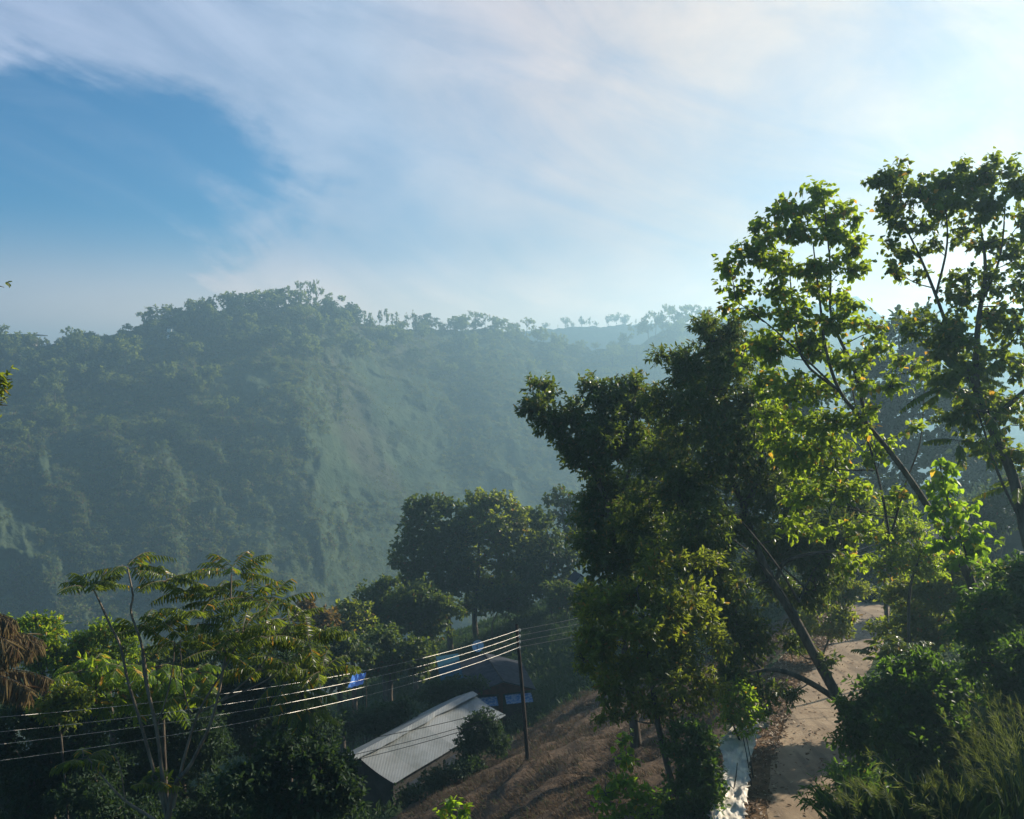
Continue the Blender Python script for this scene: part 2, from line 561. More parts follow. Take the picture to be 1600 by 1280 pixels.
def hill_mat():
    m, t = new_mat('far_hillside_scrub')
    out = t.n('ShaderNodeOutputMaterial')
    tco = t.n('ShaderNodeTexCoord')
    ob = tco.outputs['Object']
    a = t.noise(ob, .012, 6, .6)
    b = t.noise(ob, .07, 6, .65)
    c = t.noise(ob, .35, 4, .6)
    col = t.mix(t.ss(b, .35, .65), (.038, .058, .034), (.072, .094, .05))
    col = t.mix(t.m('MULTIPLY', t.ss(a, .48, .62), .75), col, (.072, .066, .045))
    col = t.mix(t.m('MULTIPLY', t.ss(c, .5, .72), .55), col, (.022, .042, .016))
    p = t.n('ShaderNodeBsdfPrincipled')
    t.l(col, p.inputs['Base Color'])
    p.inputs['Roughness'].default_value = 1.0
    p.inputs['Specular IOR Level'].default_value = .05
    bp = t.n('ShaderNodeBump')
    bp.inputs['Strength'].default_value = .9
    bp.inputs['Distance'].default_value = 1.6
    t.l(c, bp.inputs['Height'])
    t.l(bp.outputs[0], p.inputs['Normal'])
    t.l(p.outputs[0], out.inputs[0])
    return m
M['hill'] = hill_mat()

# ------------------------------------------------------------------ terrain near the camera
_RY = np.array([-40, 0, 10, 18, 23.5, 28, 34.7, 42, 45.6, 52, 70, 90, 130, 400.])
_RX = np.array([0, 2.8, 4.6, 6.5, 8.2, 9.9, 12.8, 17, 18.9, 21.8, 27.5, 31, 40, 100.])
_RZ = np.array([-8, -10.5, -11.2, -11.7, -12.0, -12.2, -12.5, -12.9, -13.2, -13.6, -14.5, -15.5, -17, -30.])
_yy = np.arange(-40, 400, .5)
def _sm(a):
    k = np.ones(13) / 13
    return np.convolve(np.pad(a, 6, mode='edge'), k, 'valid')
_rx = _sm(np.interp(_yy, _RY, _RX)); _rz = _sm(np.interp(_yy, _RY, _RZ))
def road_x(y): return np.interp(y, _yy, _rx)
def road_z(y): return np.interp(y, _yy, _rz)


def ground_z(x, y):
    x = np.asarray(x, float); y = np.asarray(y, float)
    d = x - road_x(y)
    sl = .27 + .18 * smooth((y - 16) / 14) - .09 * smooth((y - 58) / 30)
    left = np.maximum(0, -d - 2.9)
    z = road_z(y) - sl * left - .18 * np.maximum(0, left - 40)
    bf = 1 - .8 * smooth((y - 22) / 14)
    z = z + bf * 1.1 * np.clip(d - 1.6, 0, 6.5) + .22 * np.maximum(0, d - 8)
    z = z - .5 * np.maximum(0, y - 112) - .1 * np.maximum(0, y - 90)
    off = smooth((np.abs(d + .6) - 2.4) / 3.0)
    z = z + off * (.45 * fbm(x / 5.0, y / 5.0, 4) + .9 * vnoise(x / 14., y / 14.))
    return np.maximum(z, -132.0)


def G(x, y):
    return float(ground_z(np.array([x]), np.array([y]))[0])


def grid_quads(nu, nv):
    i = np.arange(nu - 1)[:, None]; j = np.arange(nv - 1)[None, :]
    a = i * nv + j
    return np.stack([a, a + nv, a + nv + 1, a + 1], -1).reshape(-1, 4)


def build_ground():
    xs = np.concatenate([np.arange(-230, -40, 2.5), np.arange(-40, 45, .45), np.arange(45, 262, 2.5)])
    ys = np.concatenate([np.arange(-30, 14, 2.), np.arange(14, 70, .45), np.arange(70, 140, 1.2), np.arange(140, 345, 3.)])
    X, Y = np.meshgrid(xs, ys, indexing='ij')
    Z = ground_z(X, Y)
    # little terraces and tussocks on the dry bank
    d = X - road_x(Y)
    dry = smooth((-d - 2.2) / 2.) * smooth((27 + d) / 9.) * smooth((58 - Y) / 8.) * smooth((Y - 12) / 6.)
    dry = dry * smooth((X + 8.5) / 4.)
    k = (Z * 1.15 + .25 * fbm(X / 4., Y / 4., 2))
    Z = Z + dry * .20 * np.sin(k * 6.283) + dry * .16 * np.abs(fbm(X / 1.6, Y / 1.1, 3)) + dry * .10 * vnoise(X / .7, Y / .5)
    o = mesh_obj("ground", np.stack([X, Y, Z], -1).reshape(-1, 3), grid_quads(len(xs), len(ys)), M['ground'], smooth_shade=True)
    at = o.data.attributes.new('dry', 'FLOAT', 'POINT')
    at.data.foreach_set('value', dry.ravel().astype(np.float32))
    kind(o, 'structure')
    # road and its leaf-strewn verge
    y = np.arange(-20, 110, .35)
    def strip(name, d0, d1, n, lift, mat, wob):
        k = np.linspace(0, 1, n)
        rows = []
        for kk in k:
            e = wob * (1 if kk in (0, 1) else 0) * fbm(y / 1.3 + 40 * kk, y * 0 + 3.3 * kk, 3)
            xx = road_x(y) + d0 + (d1 - d0) * kk + e
            zz = ground_z(xx, y)
            zz = np.maximum(zz, road_z(y) - .02) if abs(d0) < 1.6 else zz
            rows.append(np.stack([xx, y, zz + lift + .03 * vnoise(xx * 1.4, y * 1.4)], -1))
        V = np.stack(rows, 0).reshape(-1, 3)
        q = grid_quads(n, len(y))
        return kind(mesh_obj(name, V, q, mat, smooth_shade=True), 'structure')
    strip("road", -1.15, 1.5, 9, .045, M['road'], .10)
    strip("road_verge", -2.95, -.9, 7, .035, M['verge'], .08)
    vf = Geo()
    vf.add([[-1500, -300, -131], [1500, -300, -131], [1500, 1850, -131], [-1500, 1850, -131]], [[0, 1, 2, 3]])
    kind(vf.obj("valley_floor", M['hill']), 'structure')


build_ground()

# ------------------------------------------------------------------ far hills
_HU = [-700, -500, 0, 60, 130, 200, 260, 330, 400, 470, 510, 560, 640, 700, 745, 800, 840, 920, 1000, 1040, 1080, 1150, 1300, 1500, 2100, 2400]
_HP = [560, 550, 535, 541, 530, 517, 503, 488, 481, 476, 490, 506, 514, 517, 513, 519, 534, 545, 538, 516, 507, 502, 512, 522, 545, 560]
_DU = [-700, 0, 300, 480, 600, 700, 900, 1080, 1500, 2400]
_DD = [390, 425, 465, 490, 560, 620, 680, 720, 760, 760]


def hill_xyz(u, t, noise=True):
    u = np.asarray(u, float); t = np.asarray(t, float)
    D = np.interp(u, _DU, _DD)
    py = np.interp(u, _HU, _HP)
    zr = -(py - 600) / F * D
    tp = np.maximum(t, 0)
    g = tp * (.72 + .42 * tp - .14 * tp * tp)
    Y = D * (1 - .46 * tp) + np.maximum(-t, 0) * 260
    z = zr + (-129 - zr) * g - np.maximum(-t, 0) * 120
    env = smooth(tp / .22)
    u0 = u
    u = u + 38 * fbm(u / 75. + 7.7, tp * 5. + 1.3, 4) * env
    spur = fbm(u / 210. - tp * 2.6 + 3.1, tp * 1.3 + .4, 3)
    w = .6 * fbm(u / 70., tp * 6., 4)
    rib = 1 - np.abs(vnoise(u / 120. - tp * 4.6 + 11.7 + w, tp * 1.8 + 5.)) * 2
    Y = Y - env * (14 * spur + 4.5 * rib + 4.5 * fbm(u / 42. - tp * 6., tp * 9., 4))
    if noise:
        x0 = (u0 - 800) / F * Y
        z = z + 1.5 * fbm(x0 / 17., Y / 13. + z / 15., 4) + .8 * fbm(x0 / 5., Y / 5. + z / 4., 2)
    return np.stack([(u0 - 800) / F * Y, Y, z], -1)


def build_hills():
    us = np.linspace(-640, 2300, 900); ts = np.concatenate([np.linspace(-.6, 0, 14), np.linspace(0, 1, 230)[1:]])
    U, T_ = np.meshgrid(us, ts, indexing='ij')
    V = hill_xyz(U, T_)
    kind(mesh_obj("hill", V.reshape(-1, 3), grid_quads(len(us), len(ts)), M['hill'], smooth_shade=True), 'structure')
    # a second, paler ridge behind it
    us = np.linspace(560, 1700, 260); ts = np.linspace(-.4, 1, 70)
    U, T_ = np.meshgrid(us, ts, indexing='ij')
    py = np.interp(U, [560, 760, 840, 900, 1000, 1100, 1400, 1700], [556, 530, 514, 511, 506, 503, 520, 540])
    D = 960 - 150 * np.maximum(T_, 0) + 200 * np.maximum(-T_, 0)
    z = -(py - 600) / F * 960 - 105 * np.abs(T_) + 1.4 * fbm(U / 9., T_ * 20, 3) * (T_ != 0)
    V = np.stack([(U - 800) / F * D, D, z], -1)
    kind(mesh_obj("hill", V.reshape(-1, 3), grid_quads(len(us), len(ts)), M['hill'], smooth_shade=True), 'structure')
    # blue peaks far off to the right
    us = np.linspace(1000, 1850, 240); ts = np.linspace(-1, 1, 61)
    U, T_ = np.meshgrid(us, ts, indexing='ij')
    py = np.interp(U, [1000, 1100, 1212, 1270, 1337, 1383, 1402, 1470, 1560, 1640, 1800, 2100], [560, 510, 453, 476, 463, 500, 494, 471, 492, 470, 500, 560])
    D = 1000 - 150 * T_
    z = (-(py - 600) / F * 1000 + 130) * (1 - np.abs(T_) ** 1.1) - 130 + 4 * fbm(U / 25., T_ * 7, 4) * smooth(np.abs(T_) * 8)
    V = np.stack([(U - 800) / F * D, D, np.minimum(z, 112)], -1)
    kind(mesh_obj("mountain", V.reshape(-1, 3), grid_quads(len(us), len(ts)), M['hill'], smooth_shade=True), 'structure')


build_hills()

# ------------------------------------------------------------------ haze (one closed box of even pale air)
HAZE_DENSITY = 0.00118
def build_haze():
    g = Geo()
    g.box(((0), 775, (115 - 133) / 2), (3200, 2350, 115 + 133))
    m, t = new_mat('valley_haze')
    out = t.n('ShaderNodeOutputMaterial')
    v = t.n('ShaderNodeVolumePrincipled')
    v.inputs['Color'].default_value = (.47, .80, 1.0, 1)
    v.inputs['Density'].default_value = HAZE_DENSITY
    v.inputs['Density Attribute'].default_value = ''
    v.inputs['Anisotropy'].default_value = .50
    t.l(v.outputs[0], out.inputs['Volume'])
    kind(g.obj("haze", m), 'stuff')


build_haze()
# ------------------------------------------------------------------ plants
def rand_unit(rng, n):
    return unit(rng.normal(size=(n, 3)))


def foliage(rng, geo, clumps, L, W, shape, lai, K=7, upb=.8, out=.6, droop=(0, 0, -.25), twl=.35, sub=7, shell=.42, clump_rz=1.0):
    """leaf tufts spread through lumpy clumps; a clump is (centre, radii, density). Returns tuft centres for the twigs."""
    centres = []
    for c, r, dens in clumps:
        c = np.asarray(c, float); r = np.asarray(r, float)
        ns = max(3, int(sub * (0.6 + .8 * rng.random())))
        sd = rand_unit(rng, ns) * (rng.random((ns, 1)) ** .5) * .72
        sc = c + sd * r
        sr = rng.uniform(.34, .58, (ns, 1)) * r
        A = math.pi * r[0] * r[2]
        n = int(A * lai * dens / (L * W * .6)) + K
        nt = max(ns, n // K)
        wsub = np.prod(sr, 1) ** .7
        pick = rng.choice(ns, nt, p=wsub / wsub.sum())
        dirs = rand_unit(rng, nt)
        pos = sc[pick] + dirs * (rng.random((nt, 1)) ** shell) * sr[pick]
        od = unit((pos - c) / np.maximum(r, .01) * .7 + dirs * .6 + np.array([0, 0, .25]))
        centres.append((c, sc))
        off = rng.uniform(-.5, .5, (nt, K, 1)) * twl
        pp = (pos[:, None, :] + od[:, None, :] * off).reshape(-1, 3)
        oo = np.repeat(od, K, 0)
        m = len(pp)
        ax = unit(oo * out + rand_unit(rng, m) * .8 + np.array(droop))
        nr = unit(np.array([0, 0, upb]) + rand_unit(rng, m) * .7 + oo * .25)
        s = rng.uniform(.65, 1.3, m)
        leaves(geo, pp, ax, nr, L * s, W * s, shape)
    return centres


def px_clumps(lst, Y, flat=1.0, rng=None):
    """clumps read off the photo: (px, py, rx, ry [, dY [, density]])"""
    out = []
    for c in lst:
        px, py, rx, ry = c[:4]
        dY = c[4] if len(c) > 4 else 0
        dens = c[5] if len(c) > 5 else 1.0
        y = Y + dY
        a, b = rx * y / F, ry * y / F
        out.append((P(px, py, y), np.array([a, flat * (a + b) / 2, b]), dens))
    return out


def stems_of(lst, Y):
    """stems read off the photo: lists of (px, py [, dY], radius)"""
    out = []
    for s in lst:
        pts = []; rad = []
        for p in s:
            y = Y + (p[2] if len(p) > 3 else 0)
            pts.append(P(p[0], p[1], y)); rad.append(p[-1])
        out.append((np.array(pts), np.array(rad)))
    return out


def limbs(rng, geo, stems, centres, r0=.05, n=5, twig=True):
    """limbs from the stems to every clump, twigs from there to its tufts"""
    sk = []
    for pts, rad in stems:
        a, b = catmull(pts, rad, 4) if len(pts) > 2 else (pts, rad)
        sk.append(a)
    sk = np.concatenate(sk)
    for c, sc in centres:
        dist = np.linalg.norm(sk - c, axis=1) + 1.2 * np.maximum(0, sk[:, 2] - c[2] + .3)
        b = sk[np.argmin(dist)]
        ln = np.linalg.norm(c - b)
        if ln > .15:
            mid = (b + c) / 2 + rng.normal(size=3) * ln * .08 + np.array([0, 0, -.06 * ln])
            rr = min(r0 * 1.4, r0 * (.4 + .25 * ln))
            geo.tube([b, mid, c], [rr, rr * .75, rr * .45], n, 3)
            sk = np.concatenate([sk, [mid, c]])
        if twig:
            for q in sc:
                mid = (c + q) / 2 + rng.normal(size=3) * .08
                geo.tube([c, mid, q], [r0 * .42, r0 * .3, r0 * .12], 4, 2)


def plant(name, label, cat, Y, stems, clumps, leaf, L, W, shape='lance', lai=3.0, bark='bark', seed=1, group=None, r0=.05,
          parts=('trunk', 'crown'), ground=True, flat=1.0, extra=None, **kw):
    """a tree or shrub: an Empty at its foot > trunk, crown"""
    rng = np.random.default_rng(seed)
    st = stems_of(stems, Y)
    if ground and st:
        p0 = st[0][0][0]
        gz = G(p0[0], p0[1])
        if p0[2] > gz + .05:      # carry the first stem down to the ground
            st[0] = (np.concatenate([[[p0[0] + .05 * (p0[2] - gz), p0[1], gz - .15]], st[0][0]]), np.concatenate([[st[0][1][0] * 1.25], st[0][1]]))
    base = st[0][0][0] if st else np.array([0, 0, 0.])
    root = empty(name, base, label, cat, group)
    cl = [(c, r * 1.2, d) for c, r, d in px_clumps(clumps, Y, flat)]
    lai = lai * FULL
    fg, tg = Geo(), Geo()
    cen = foliage(rng, fg, cl, L, W, shape, lai, **kw)
    for pts, rad in st:
        tg.tube(pts + rng.normal(size=pts.shape) * rad[:, None] * .25, rad, 8, 4)
    limbs(rng, tg, st, cen, r0)
    if extra:
        extra(rng, fg, tg)
    tg.obj(parts[0], M[bark], root, base, True)
    fg.obj(parts[1], M[leaf], root, base)
    return root


def frond(rng, fg, tg, base, direction, length, nl=13, ll=.22, lw=.055, sag=.5, rr=.008, stem=.25, hang=.35, shape='strip', wild=.1):
    """a feathered leaf: a curved rib with a row of leaflets on each side"""
    d = unit(np.asarray(direction, float))
    k = 9
    t = np.linspace(0, 1, k)
    pts = base + d * length * t[:, None] + np.array([0, 0, -1.0]) * (sag * length * t ** 2)[:, None] + rng.normal(size=3) * .02
    tg.tube(pts, np.linspace(rr, rr * .35, k), 4, 1)
    tt = np.linspace(stem, .98, nl)
    pp = np.stack([np.interp(tt, t, pts[:, i]) for i in range(3)], 1)
    tan = unit(np.stack([np.gradient(pts[:, i]) for i in range(3)], 1))
    tn = unit(np.stack([np.interp(tt, t, tan[:, i]) for i in range(3)], 1))
    up = np.array([0, 0, 1.0])
    side = unit(np.cross(tn, up) + 1e-6)
    up2 = np.cross(side, tn)
    prof = np.sin(np.clip(.18 + .82 * (tt - stem) / (1 - stem), 0, 1) * math.pi * .86 + .25) * .65 + .42
    for sgn in (-1, 1):
        ax = unit(side * sgn + tn * .45 - up * hang + rng.normal(size=pp.shape) * wild)
        nr = unit(up2 + side * sgn * .35 + rng.normal(size=pp.shape) * .15)
        s = prof * rng.uniform(.88, 1.1, nl)
        leaves(fg, pp, ax, nr, ll * s, lw * s ** .5, shape, .12, .22)


def rosette(rng, fg, tg, c, n, length, up=(.1, .9), az=None, **kw):
    a0 = rng.random() * 6.28
    for i in range(n):
        a = a0 + i * 2.4 + rng.normal() * .25
        u = rng.uniform(*up)
        d = np.array([math.cos(a), math.sin(a), u])
        frond(rng, fg, tg, np.asarray(c, float) + rng.normal(size=3) * .04, d, length * rng.uniform(.75, 1.15), **kw)


FULL = 1.35


# ---- the big trees on the right -----------------------------------
plant("leaning_tree", "dark dense tree whose thick trunk leans left over the dirt road", "tree", 28,
      [[(1336, 1172, .19), (1312, 1100, .175), (1277, 1030, .165), (1238, 962, .16), (1207, 905, .3, .14), (1182, 850, .5, .12), (1163, 795, 1, .11), (1146, 745, 1.2, .08), (1130, 660, 1.4, .06), (1112, 560, 1.4, .035)],
       [(1306, 1092, .11), (1266, 1066, -.3, .10), (1228, 1050, -.6, .08), (1192, 1048, -.8, .055), (1160, 1056, -1, .03)],
       [(1163, 795, 1, .09), (1186, 748, .8, .075), (1189, 690, .6, .055), (1172, 610, .4, .03)],
       [(1212, 905, .3, .07), (1225, 880, .07), (1262, 866, -.3, .055), (1332, 858, -.6, .03)],
       [(1248, 940, .05), (1215, 885, -.6, .035), (1172, 830, -.9, .025), (1115, 765, -1.2, .012)],
       [(1241, 962, .045), (1222, 925, -.7, .03), (1178, 870, -1, .02), (1090, 800, -1.3, .012)]],
      [(1108, 535, 42, 38, 1), (1150, 560, 48, 42), (1072, 575, 42, 45, 1), (1120, 610, 62, 55, 0), (1175, 625, 52, 48), (1052, 630, 42, 42, 1.5), (1035, 555, 20, 14, 2, .8),
       (1085, 668, 62, 50, 1), (1150, 690, 62, 52, -.5), (1210, 690, 42, 50, .5), (1045, 715, 58, 48, 2), (1110, 742, 68, 52, .5, .9), (1190, 762, 55, 50, 1, .8), (1240, 745, 40, 40, 2, .8),
       (1020, 790, 55, 45, 2), (1085, 815, 60, 48, -1, .8), (1150, 830, 55, 45, 1, .7), (1225, 820, 52, 42, 2, .8), (1288, 815, 42, 38, 2, .8), (1290, 865, 48, 30, 1.5, .75),
       (1050, 880, 60, 45, 1), (1120, 895, 55, 45, -.5, .8), (1280, 905, 35, 22, 1, .7), (1150, 960, 55, 45, 1, .9), (1090, 960, 50, 45, 1), (1185, 1005, 45, 35, .5, .8), (1240, 1010, 25, 18, .5, .6),
       (1190, 1078, 42, 22, -.8, .8), (1237, 1085, 20, 15, -.6, .7), (1145, 1050, 40, 35, -.5, .9), (1290, 1030, 18, 16, -.2, .6), (1250, 855, 44, 36, 2), (1312, 835, 38, 34, 2.5), (1335, 790, 34, 30, 3), (1265, 925, 34, 24, 1.5), (1200, 870, 44, 34, 2.5), (1215, 930, 34, 26, 2), (1250, 780, 44, 36, 3), (1105, 505, 26, 20, 1), (1145, 515, 24, 20, .5), (1000, 830, 40, 36, 1), (1060, 770, 44, 36, 0)],
      'mango', .20, .062, 'lance', 3.1, seed=11, K=9, droop=(0, 0, -.45), twl=.3, sub=9, r0=.05)

plant("dark_tree", "near-black leafy tree reaching left over the valley from behind the leaning tree", "tree", 33,
      [[(990, 1120, .2), (978, 1010, .18), (968, 900, .15), (955, 810, .12), (936, 755, .10), (905, 705, .07), (872, 668, .04)],
       [(955, 810, .08), (985, 730, .06), (990, 650, .035)], [(936, 755, .06), (945, 690, .04), (930, 630, .025)]],
      [(848, 612, 26, 20), (838, 640, 30, 26, -.5), (868, 655, 34, 30), (905, 648, 36, 34, .5), (925, 606, 26, 24, .5), (955, 625, 36, 30), (948, 668, 46, 40, -.5), (885, 692, 30, 26, 0, .9),
       (990, 605, 22, 22, .5), (1000, 645, 40, 40, 1), (985, 700, 48, 42), (930, 725, 40, 34, 0, .9), (970, 765, 52, 42, 1), (1025, 690, 40, 40, 1.5), (930, 800, 40, 36, .5), (985, 830, 55, 45),
       (925, 850, 38, 36, .5), (960, 885, 48, 40, -.5), (1010, 900, 50, 40), (930, 930, 36, 36)],
      'mango', .19, .085, 'oval', 3.5, seed=12, K=8, droop=(0, 0, -.3), sub=8, r0=.05)

plant("forked_tree", "leafy tree with two slim trunks growing on the dry bank between pole and dirt road", "tree", 25,
      [[(1068, 1300, .11), (1046, 1210, .10), (1030, 1130, .09), (1018, 1060, .075), (1008, 980, .05), (995, 920, .03)],
       [(1072, 1300, .09), (1062, 1200, .3, .08), (1048, 1120, .4, .065), (1052, 1050, .5, .045), (1078, 980, .5, .03)]],
      [(948, 950, 36, 34), (985, 930, 36, 28, .5), (1040, 940, 46, 36, -.5), (1095, 945, 40, 34, .5), (1005, 985, 48, 36, -1), (952, 1000, 36, 36, 0), (920, 985, 20, 34, .3), (912, 1030, 14, 26, .3, .8),
       (1060, 1000, 50, 38), (1115, 1000, 30, 30, .5, .8), (985, 1040, 48, 34), (1045, 1055, 44, 32, -.6), (1095, 1060, 36, 26, .2, .8), (955, 1070, 34, 28, .2), (1005, 1092, 46, 24, 0, .9), (1070, 1098, 34, 20, .3, .7),
       (960, 1115, 30, 18, 0, .7), (1085, 880, 36, 26, 0, .6), (1030, 870, 34, 26, 0, .7)],
      'olive', .17, .07, 'oval', 2.6, seed=13, K=7, sub=8, r0=.04)

plant("round_leaved_tree", "slender leaning tree with round translucent leaves, some yellow, left of the tallest tree", "tree", 22,
      [[(1575, 1130, .14), (1545, 990, .13), (1512, 895, .11), (1452, 795, .085), (1402, 722, .07), (1352, 660, .055), (1312, 612, .045), (1290, 545, .036), (1281, 470, .028), (1270, 380, .015)],
       [(1352, 660, .05), (1335, 580, .045), (1300, 500, .035), (1298, 420, .025), (1288, 320, .014)],
       [(1312, 612, .04), (1255, 560, .3, .03), (1238, 470, .3, .02), (1232, 400, .012)],
       [(1390, 835, .03), (1378, 770, .03), (1360, 700, .026), (1338, 640, .018), (1325, 560, .01)],
       [(1395, 828, .3, .03), (1415, 755, .3, .025), (1438, 690, .3, .018), (1445, 600, .3, .01)],
       [(1312, 612, .03), (1215, 520, -.3, .018), (1150, 470, -.3, .01)]],
      [(1283, 300, 32, 20), (1255, 325, 26, 16), (1300, 335, 34, 22, .4), (1222, 332, 34, 20), (1185, 350, 18, 16), (1245, 358, 48, 22, -.3), (1305, 368, 38, 22), (1335, 390, 24, 26, .3), (1200, 380, 28, 18, 0, .8),
       (1140, 418, 26, 18), (1170, 408, 26, 18), (1225, 410, 40, 24, .3), (1285, 415, 42, 24, -.3), (1340, 420, 24, 18), (1150, 448, 34, 18, 0, .8), (1205, 452, 34, 22, 0, .8), (1262, 455, 36, 22, .3, .8), (1320, 462, 34, 22, 0, .7),
       (1135, 482, 20, 12, 0, .8), (1180, 490, 30, 18, 0, .7), (1235, 498, 42, 24), (1290, 500, 36, 24), (1345, 505, 30, 20, 0, .6), (1215, 545, 40, 28), (1268, 548, 46, 30, .4), (1318, 550, 36, 26, 0, .7),
       (1375, 515, 24, 14, -.4, .7), (1372, 545, 24, 20, -.4, .7), (1235, 600, 46, 30, 0, .8), (1290, 605, 40, 28, .5, .6), (1345, 600, 26, 18, -.3, .6), (1390, 605, 30, 20, -.3, .7), (1250, 655, 44, 30, .5, .7), (1305, 665, 42, 28, 0, .6),
       (1365, 640, 26, 16, -.3, .5), (1425, 672, 26, 12, -.5, .6), (1235, 715, 40, 30, 1, .8), (1300, 725, 42, 28, 1, .6), (1370, 715, 26, 12, 0, .6), (1330, 770, 38, 26, 1.5, .7), (1250, 775, 40, 30, 1.5, .8), (1185, 545, 34, 26, .6, .8), (1195, 600, 36, 28, .8, .8), (1210, 650, 36, 28, 1, .7), (1350, 560, 26, 22, 0, .6), (1360, 690, 30, 22, .6, .6), (1405, 560, 22, 18, -.3, .6), (1340, 340, 12, 16, 0, .8), (1165, 388, 22, 16, 0, .8), (1290, 690, 46, 32, .5, .8), (1345, 665, 28, 22, 0, .8), (1305, 760, 40, 28, 1, .8), (1350, 830, 34, 26, 1, .8), (1240, 830, 40, 28, 1.5, .7), (1430, 575, 26, 18, -.2, .7), (1400, 775, 26, 18, 0, .6), (1335, 880, 30, 24, 1, .7), (1220, 690, 38, 30, 1, .8)],
      'heart', .135, .12, 'heart', 2.5, bark='bark', seed=14, K=5, droop=(0, 0, -.75), out=.5, twl=.32, sub=7, r0=.026)

def hanging_fronds(rng, fg, tg):
    for px, py, n in ((1470, 610, 5), (1500, 580, 5), (1535, 640, 6), (1560, 700, 6), (1585, 660, 5), (1590, 760, 6), (1500, 690, 4), (1570, 560, 4), (1480, 560, 4)):
        rosette(rng, fg, tg, P(px, py, 19.5 + rng.uniform(-.5, .8)), n, .95, up=(-.25, .35), nl=15, ll=.19, lw=.06, sag=.35, hang=.75)

plant("tall_tree", "tallest tree, its open round-leaved crown cut by the right edge of the photo", "tree", 20,
      [[(1650, 1020, .16), (1610, 860, .14), (1582, 745, .115), (1546, 660, .095), (1522, 595, .08), (1530, 500, .06), (1540, 420, .04), (1528, 330, .018)],
       [(1548, 662, .07), (1580, 630, -.2, .06), (1625, 590, -.4, .04)],
       [(1530, 620, .06), (1492, 540, .045), (1458, 450, .035), (1432, 390, .025), (1402, 330, .012)],
       [(1462, 462, .03), (1480, 380, .022), (1475, 300, .012)],
       [(1535, 470, .035), (1562, 400, .025), (1572, 300, .012)],
       [(1600, 825, .03), (1560, 740, -.4, .03), (1528, 640, -.5, .02)]],
      [(1378, 285, 28, 18), (1412, 278, 34, 20), (1385, 318, 30, 20, .3), (1440, 305, 40, 26, -.3), (1478, 282, 34, 20), (1500, 258, 14, 18), (1520, 295, 40, 28, .3), (1560, 270, 38, 24), (1592, 292, 34, 30), (1550, 328, 44, 28, -.3), (1480, 325, 42, 20),
       (1405, 352, 24, 20, 0, .6), (1440, 352, 30, 16, 0, .6), (1595, 345, 30, 28), (1420, 392, 24, 24, 0, .55), (1392, 378, 14, 20, 0, .5), (1465, 385, 28, 16, 0, .5), (1500, 370, 28, 20, 0, .5), (1545, 380, 34, 24, 0, .65), (1590, 402, 34, 28, 0, .8),
       (1400, 425, 22, 18, 0, .7), (1440, 428, 18, 14, 0, .4), (1500, 425, 28, 24, 0, .5), (1550, 435, 34, 26, 0, .65), (1600, 455, 30, 26, 0, .7), (1495, 468, 40, 20, 0, .8), (1545, 490, 42, 28, 0, .8), (1595, 515, 34, 28, 0, .7),
       (1470, 505, 42, 26, 0, .9), (1425, 520, 26, 16, -.3, .6), (1505, 530, 46, 28, -.3, .9), (1470, 550, 34, 24, 0, .8), (1550, 555, 46, 26, .3, .7), (1600, 580, 28, 24, 0, .6), (1505, 580, 40, 24, 0, .8), (1475, 600, 28, 24, 0, .7),
       (1535, 615, 44, 28, .3, .7), (1500, 645, 36, 28, 0, .7), (1570, 645, 38, 28, 0, .6), (1540, 690, 38, 26, 0, .6), (1590, 710, 28, 28, 0, .6)],
      'tall', .12, .108, 'heart', 2.8, seed=15, K=5, droop=(0, 0, -.7), out=.5, twl=.3, sub=7, r0=.026, extra=hanging_fronds)

plant("climbing_vine", "bright yellow-green creeper with large round leaves smothering a leaning trunk", "vine", 21.2,
      [[(1560, 1030, .03), (1530, 940, .03), (1505, 850, .025), (1480, 780, .02), (1468, 725, .012)]],
      [(1470, 730, 20, 22), (1474, 765, 28, 24), (1490, 800, 34, 24), (1512, 828, 36, 24), (1478, 835, 28, 22), (1530, 852, 28, 16), (1505, 870, 28, 18, 0, .7), (1462, 795, 18, 20), (1540, 885, 22, 14, 0, .6)],
      'vine', .185, .175, 'heart', 1.9, seed=16, K=4, droop=(0, 0, -.8), out=.5, twl=.25, sub=6, r0=.015, parts=('stem', 'foliage'))

plant("hazy_tree", "blue-shadowed bulky tree standing far behind the two round-leaved trees", "tree", 82,
      [[(1425, 900, .5), (1420, 760, .4), (1415, 640, .25), (1405, 540, .1)]],
      [(1408, 512, 30, 26), (1445, 500, 22, 18), (1380, 560, 36, 32), (1430, 555, 44, 36), (1475, 540, 34, 34), (1360, 620, 44, 40), (1415, 625, 56, 44, -2), (1475, 610, 48, 44), (1345, 690, 46, 44), (1400, 700, 60, 48, -2),
       (1465, 690, 56, 48), (1520, 640, 44, 44, 2), (1530, 720, 50, 46, 2), (1370, 770, 56, 44), (1440, 780, 60, 46, -1), (1510, 800, 50, 40, 1), (1400, 840, 50, 36), (1330, 740, 40, 50, 2)],
      'pine', .55, .36, 'oval', 2.6, seed=17, K=6, sub=9, twl=.6, r0=.14)

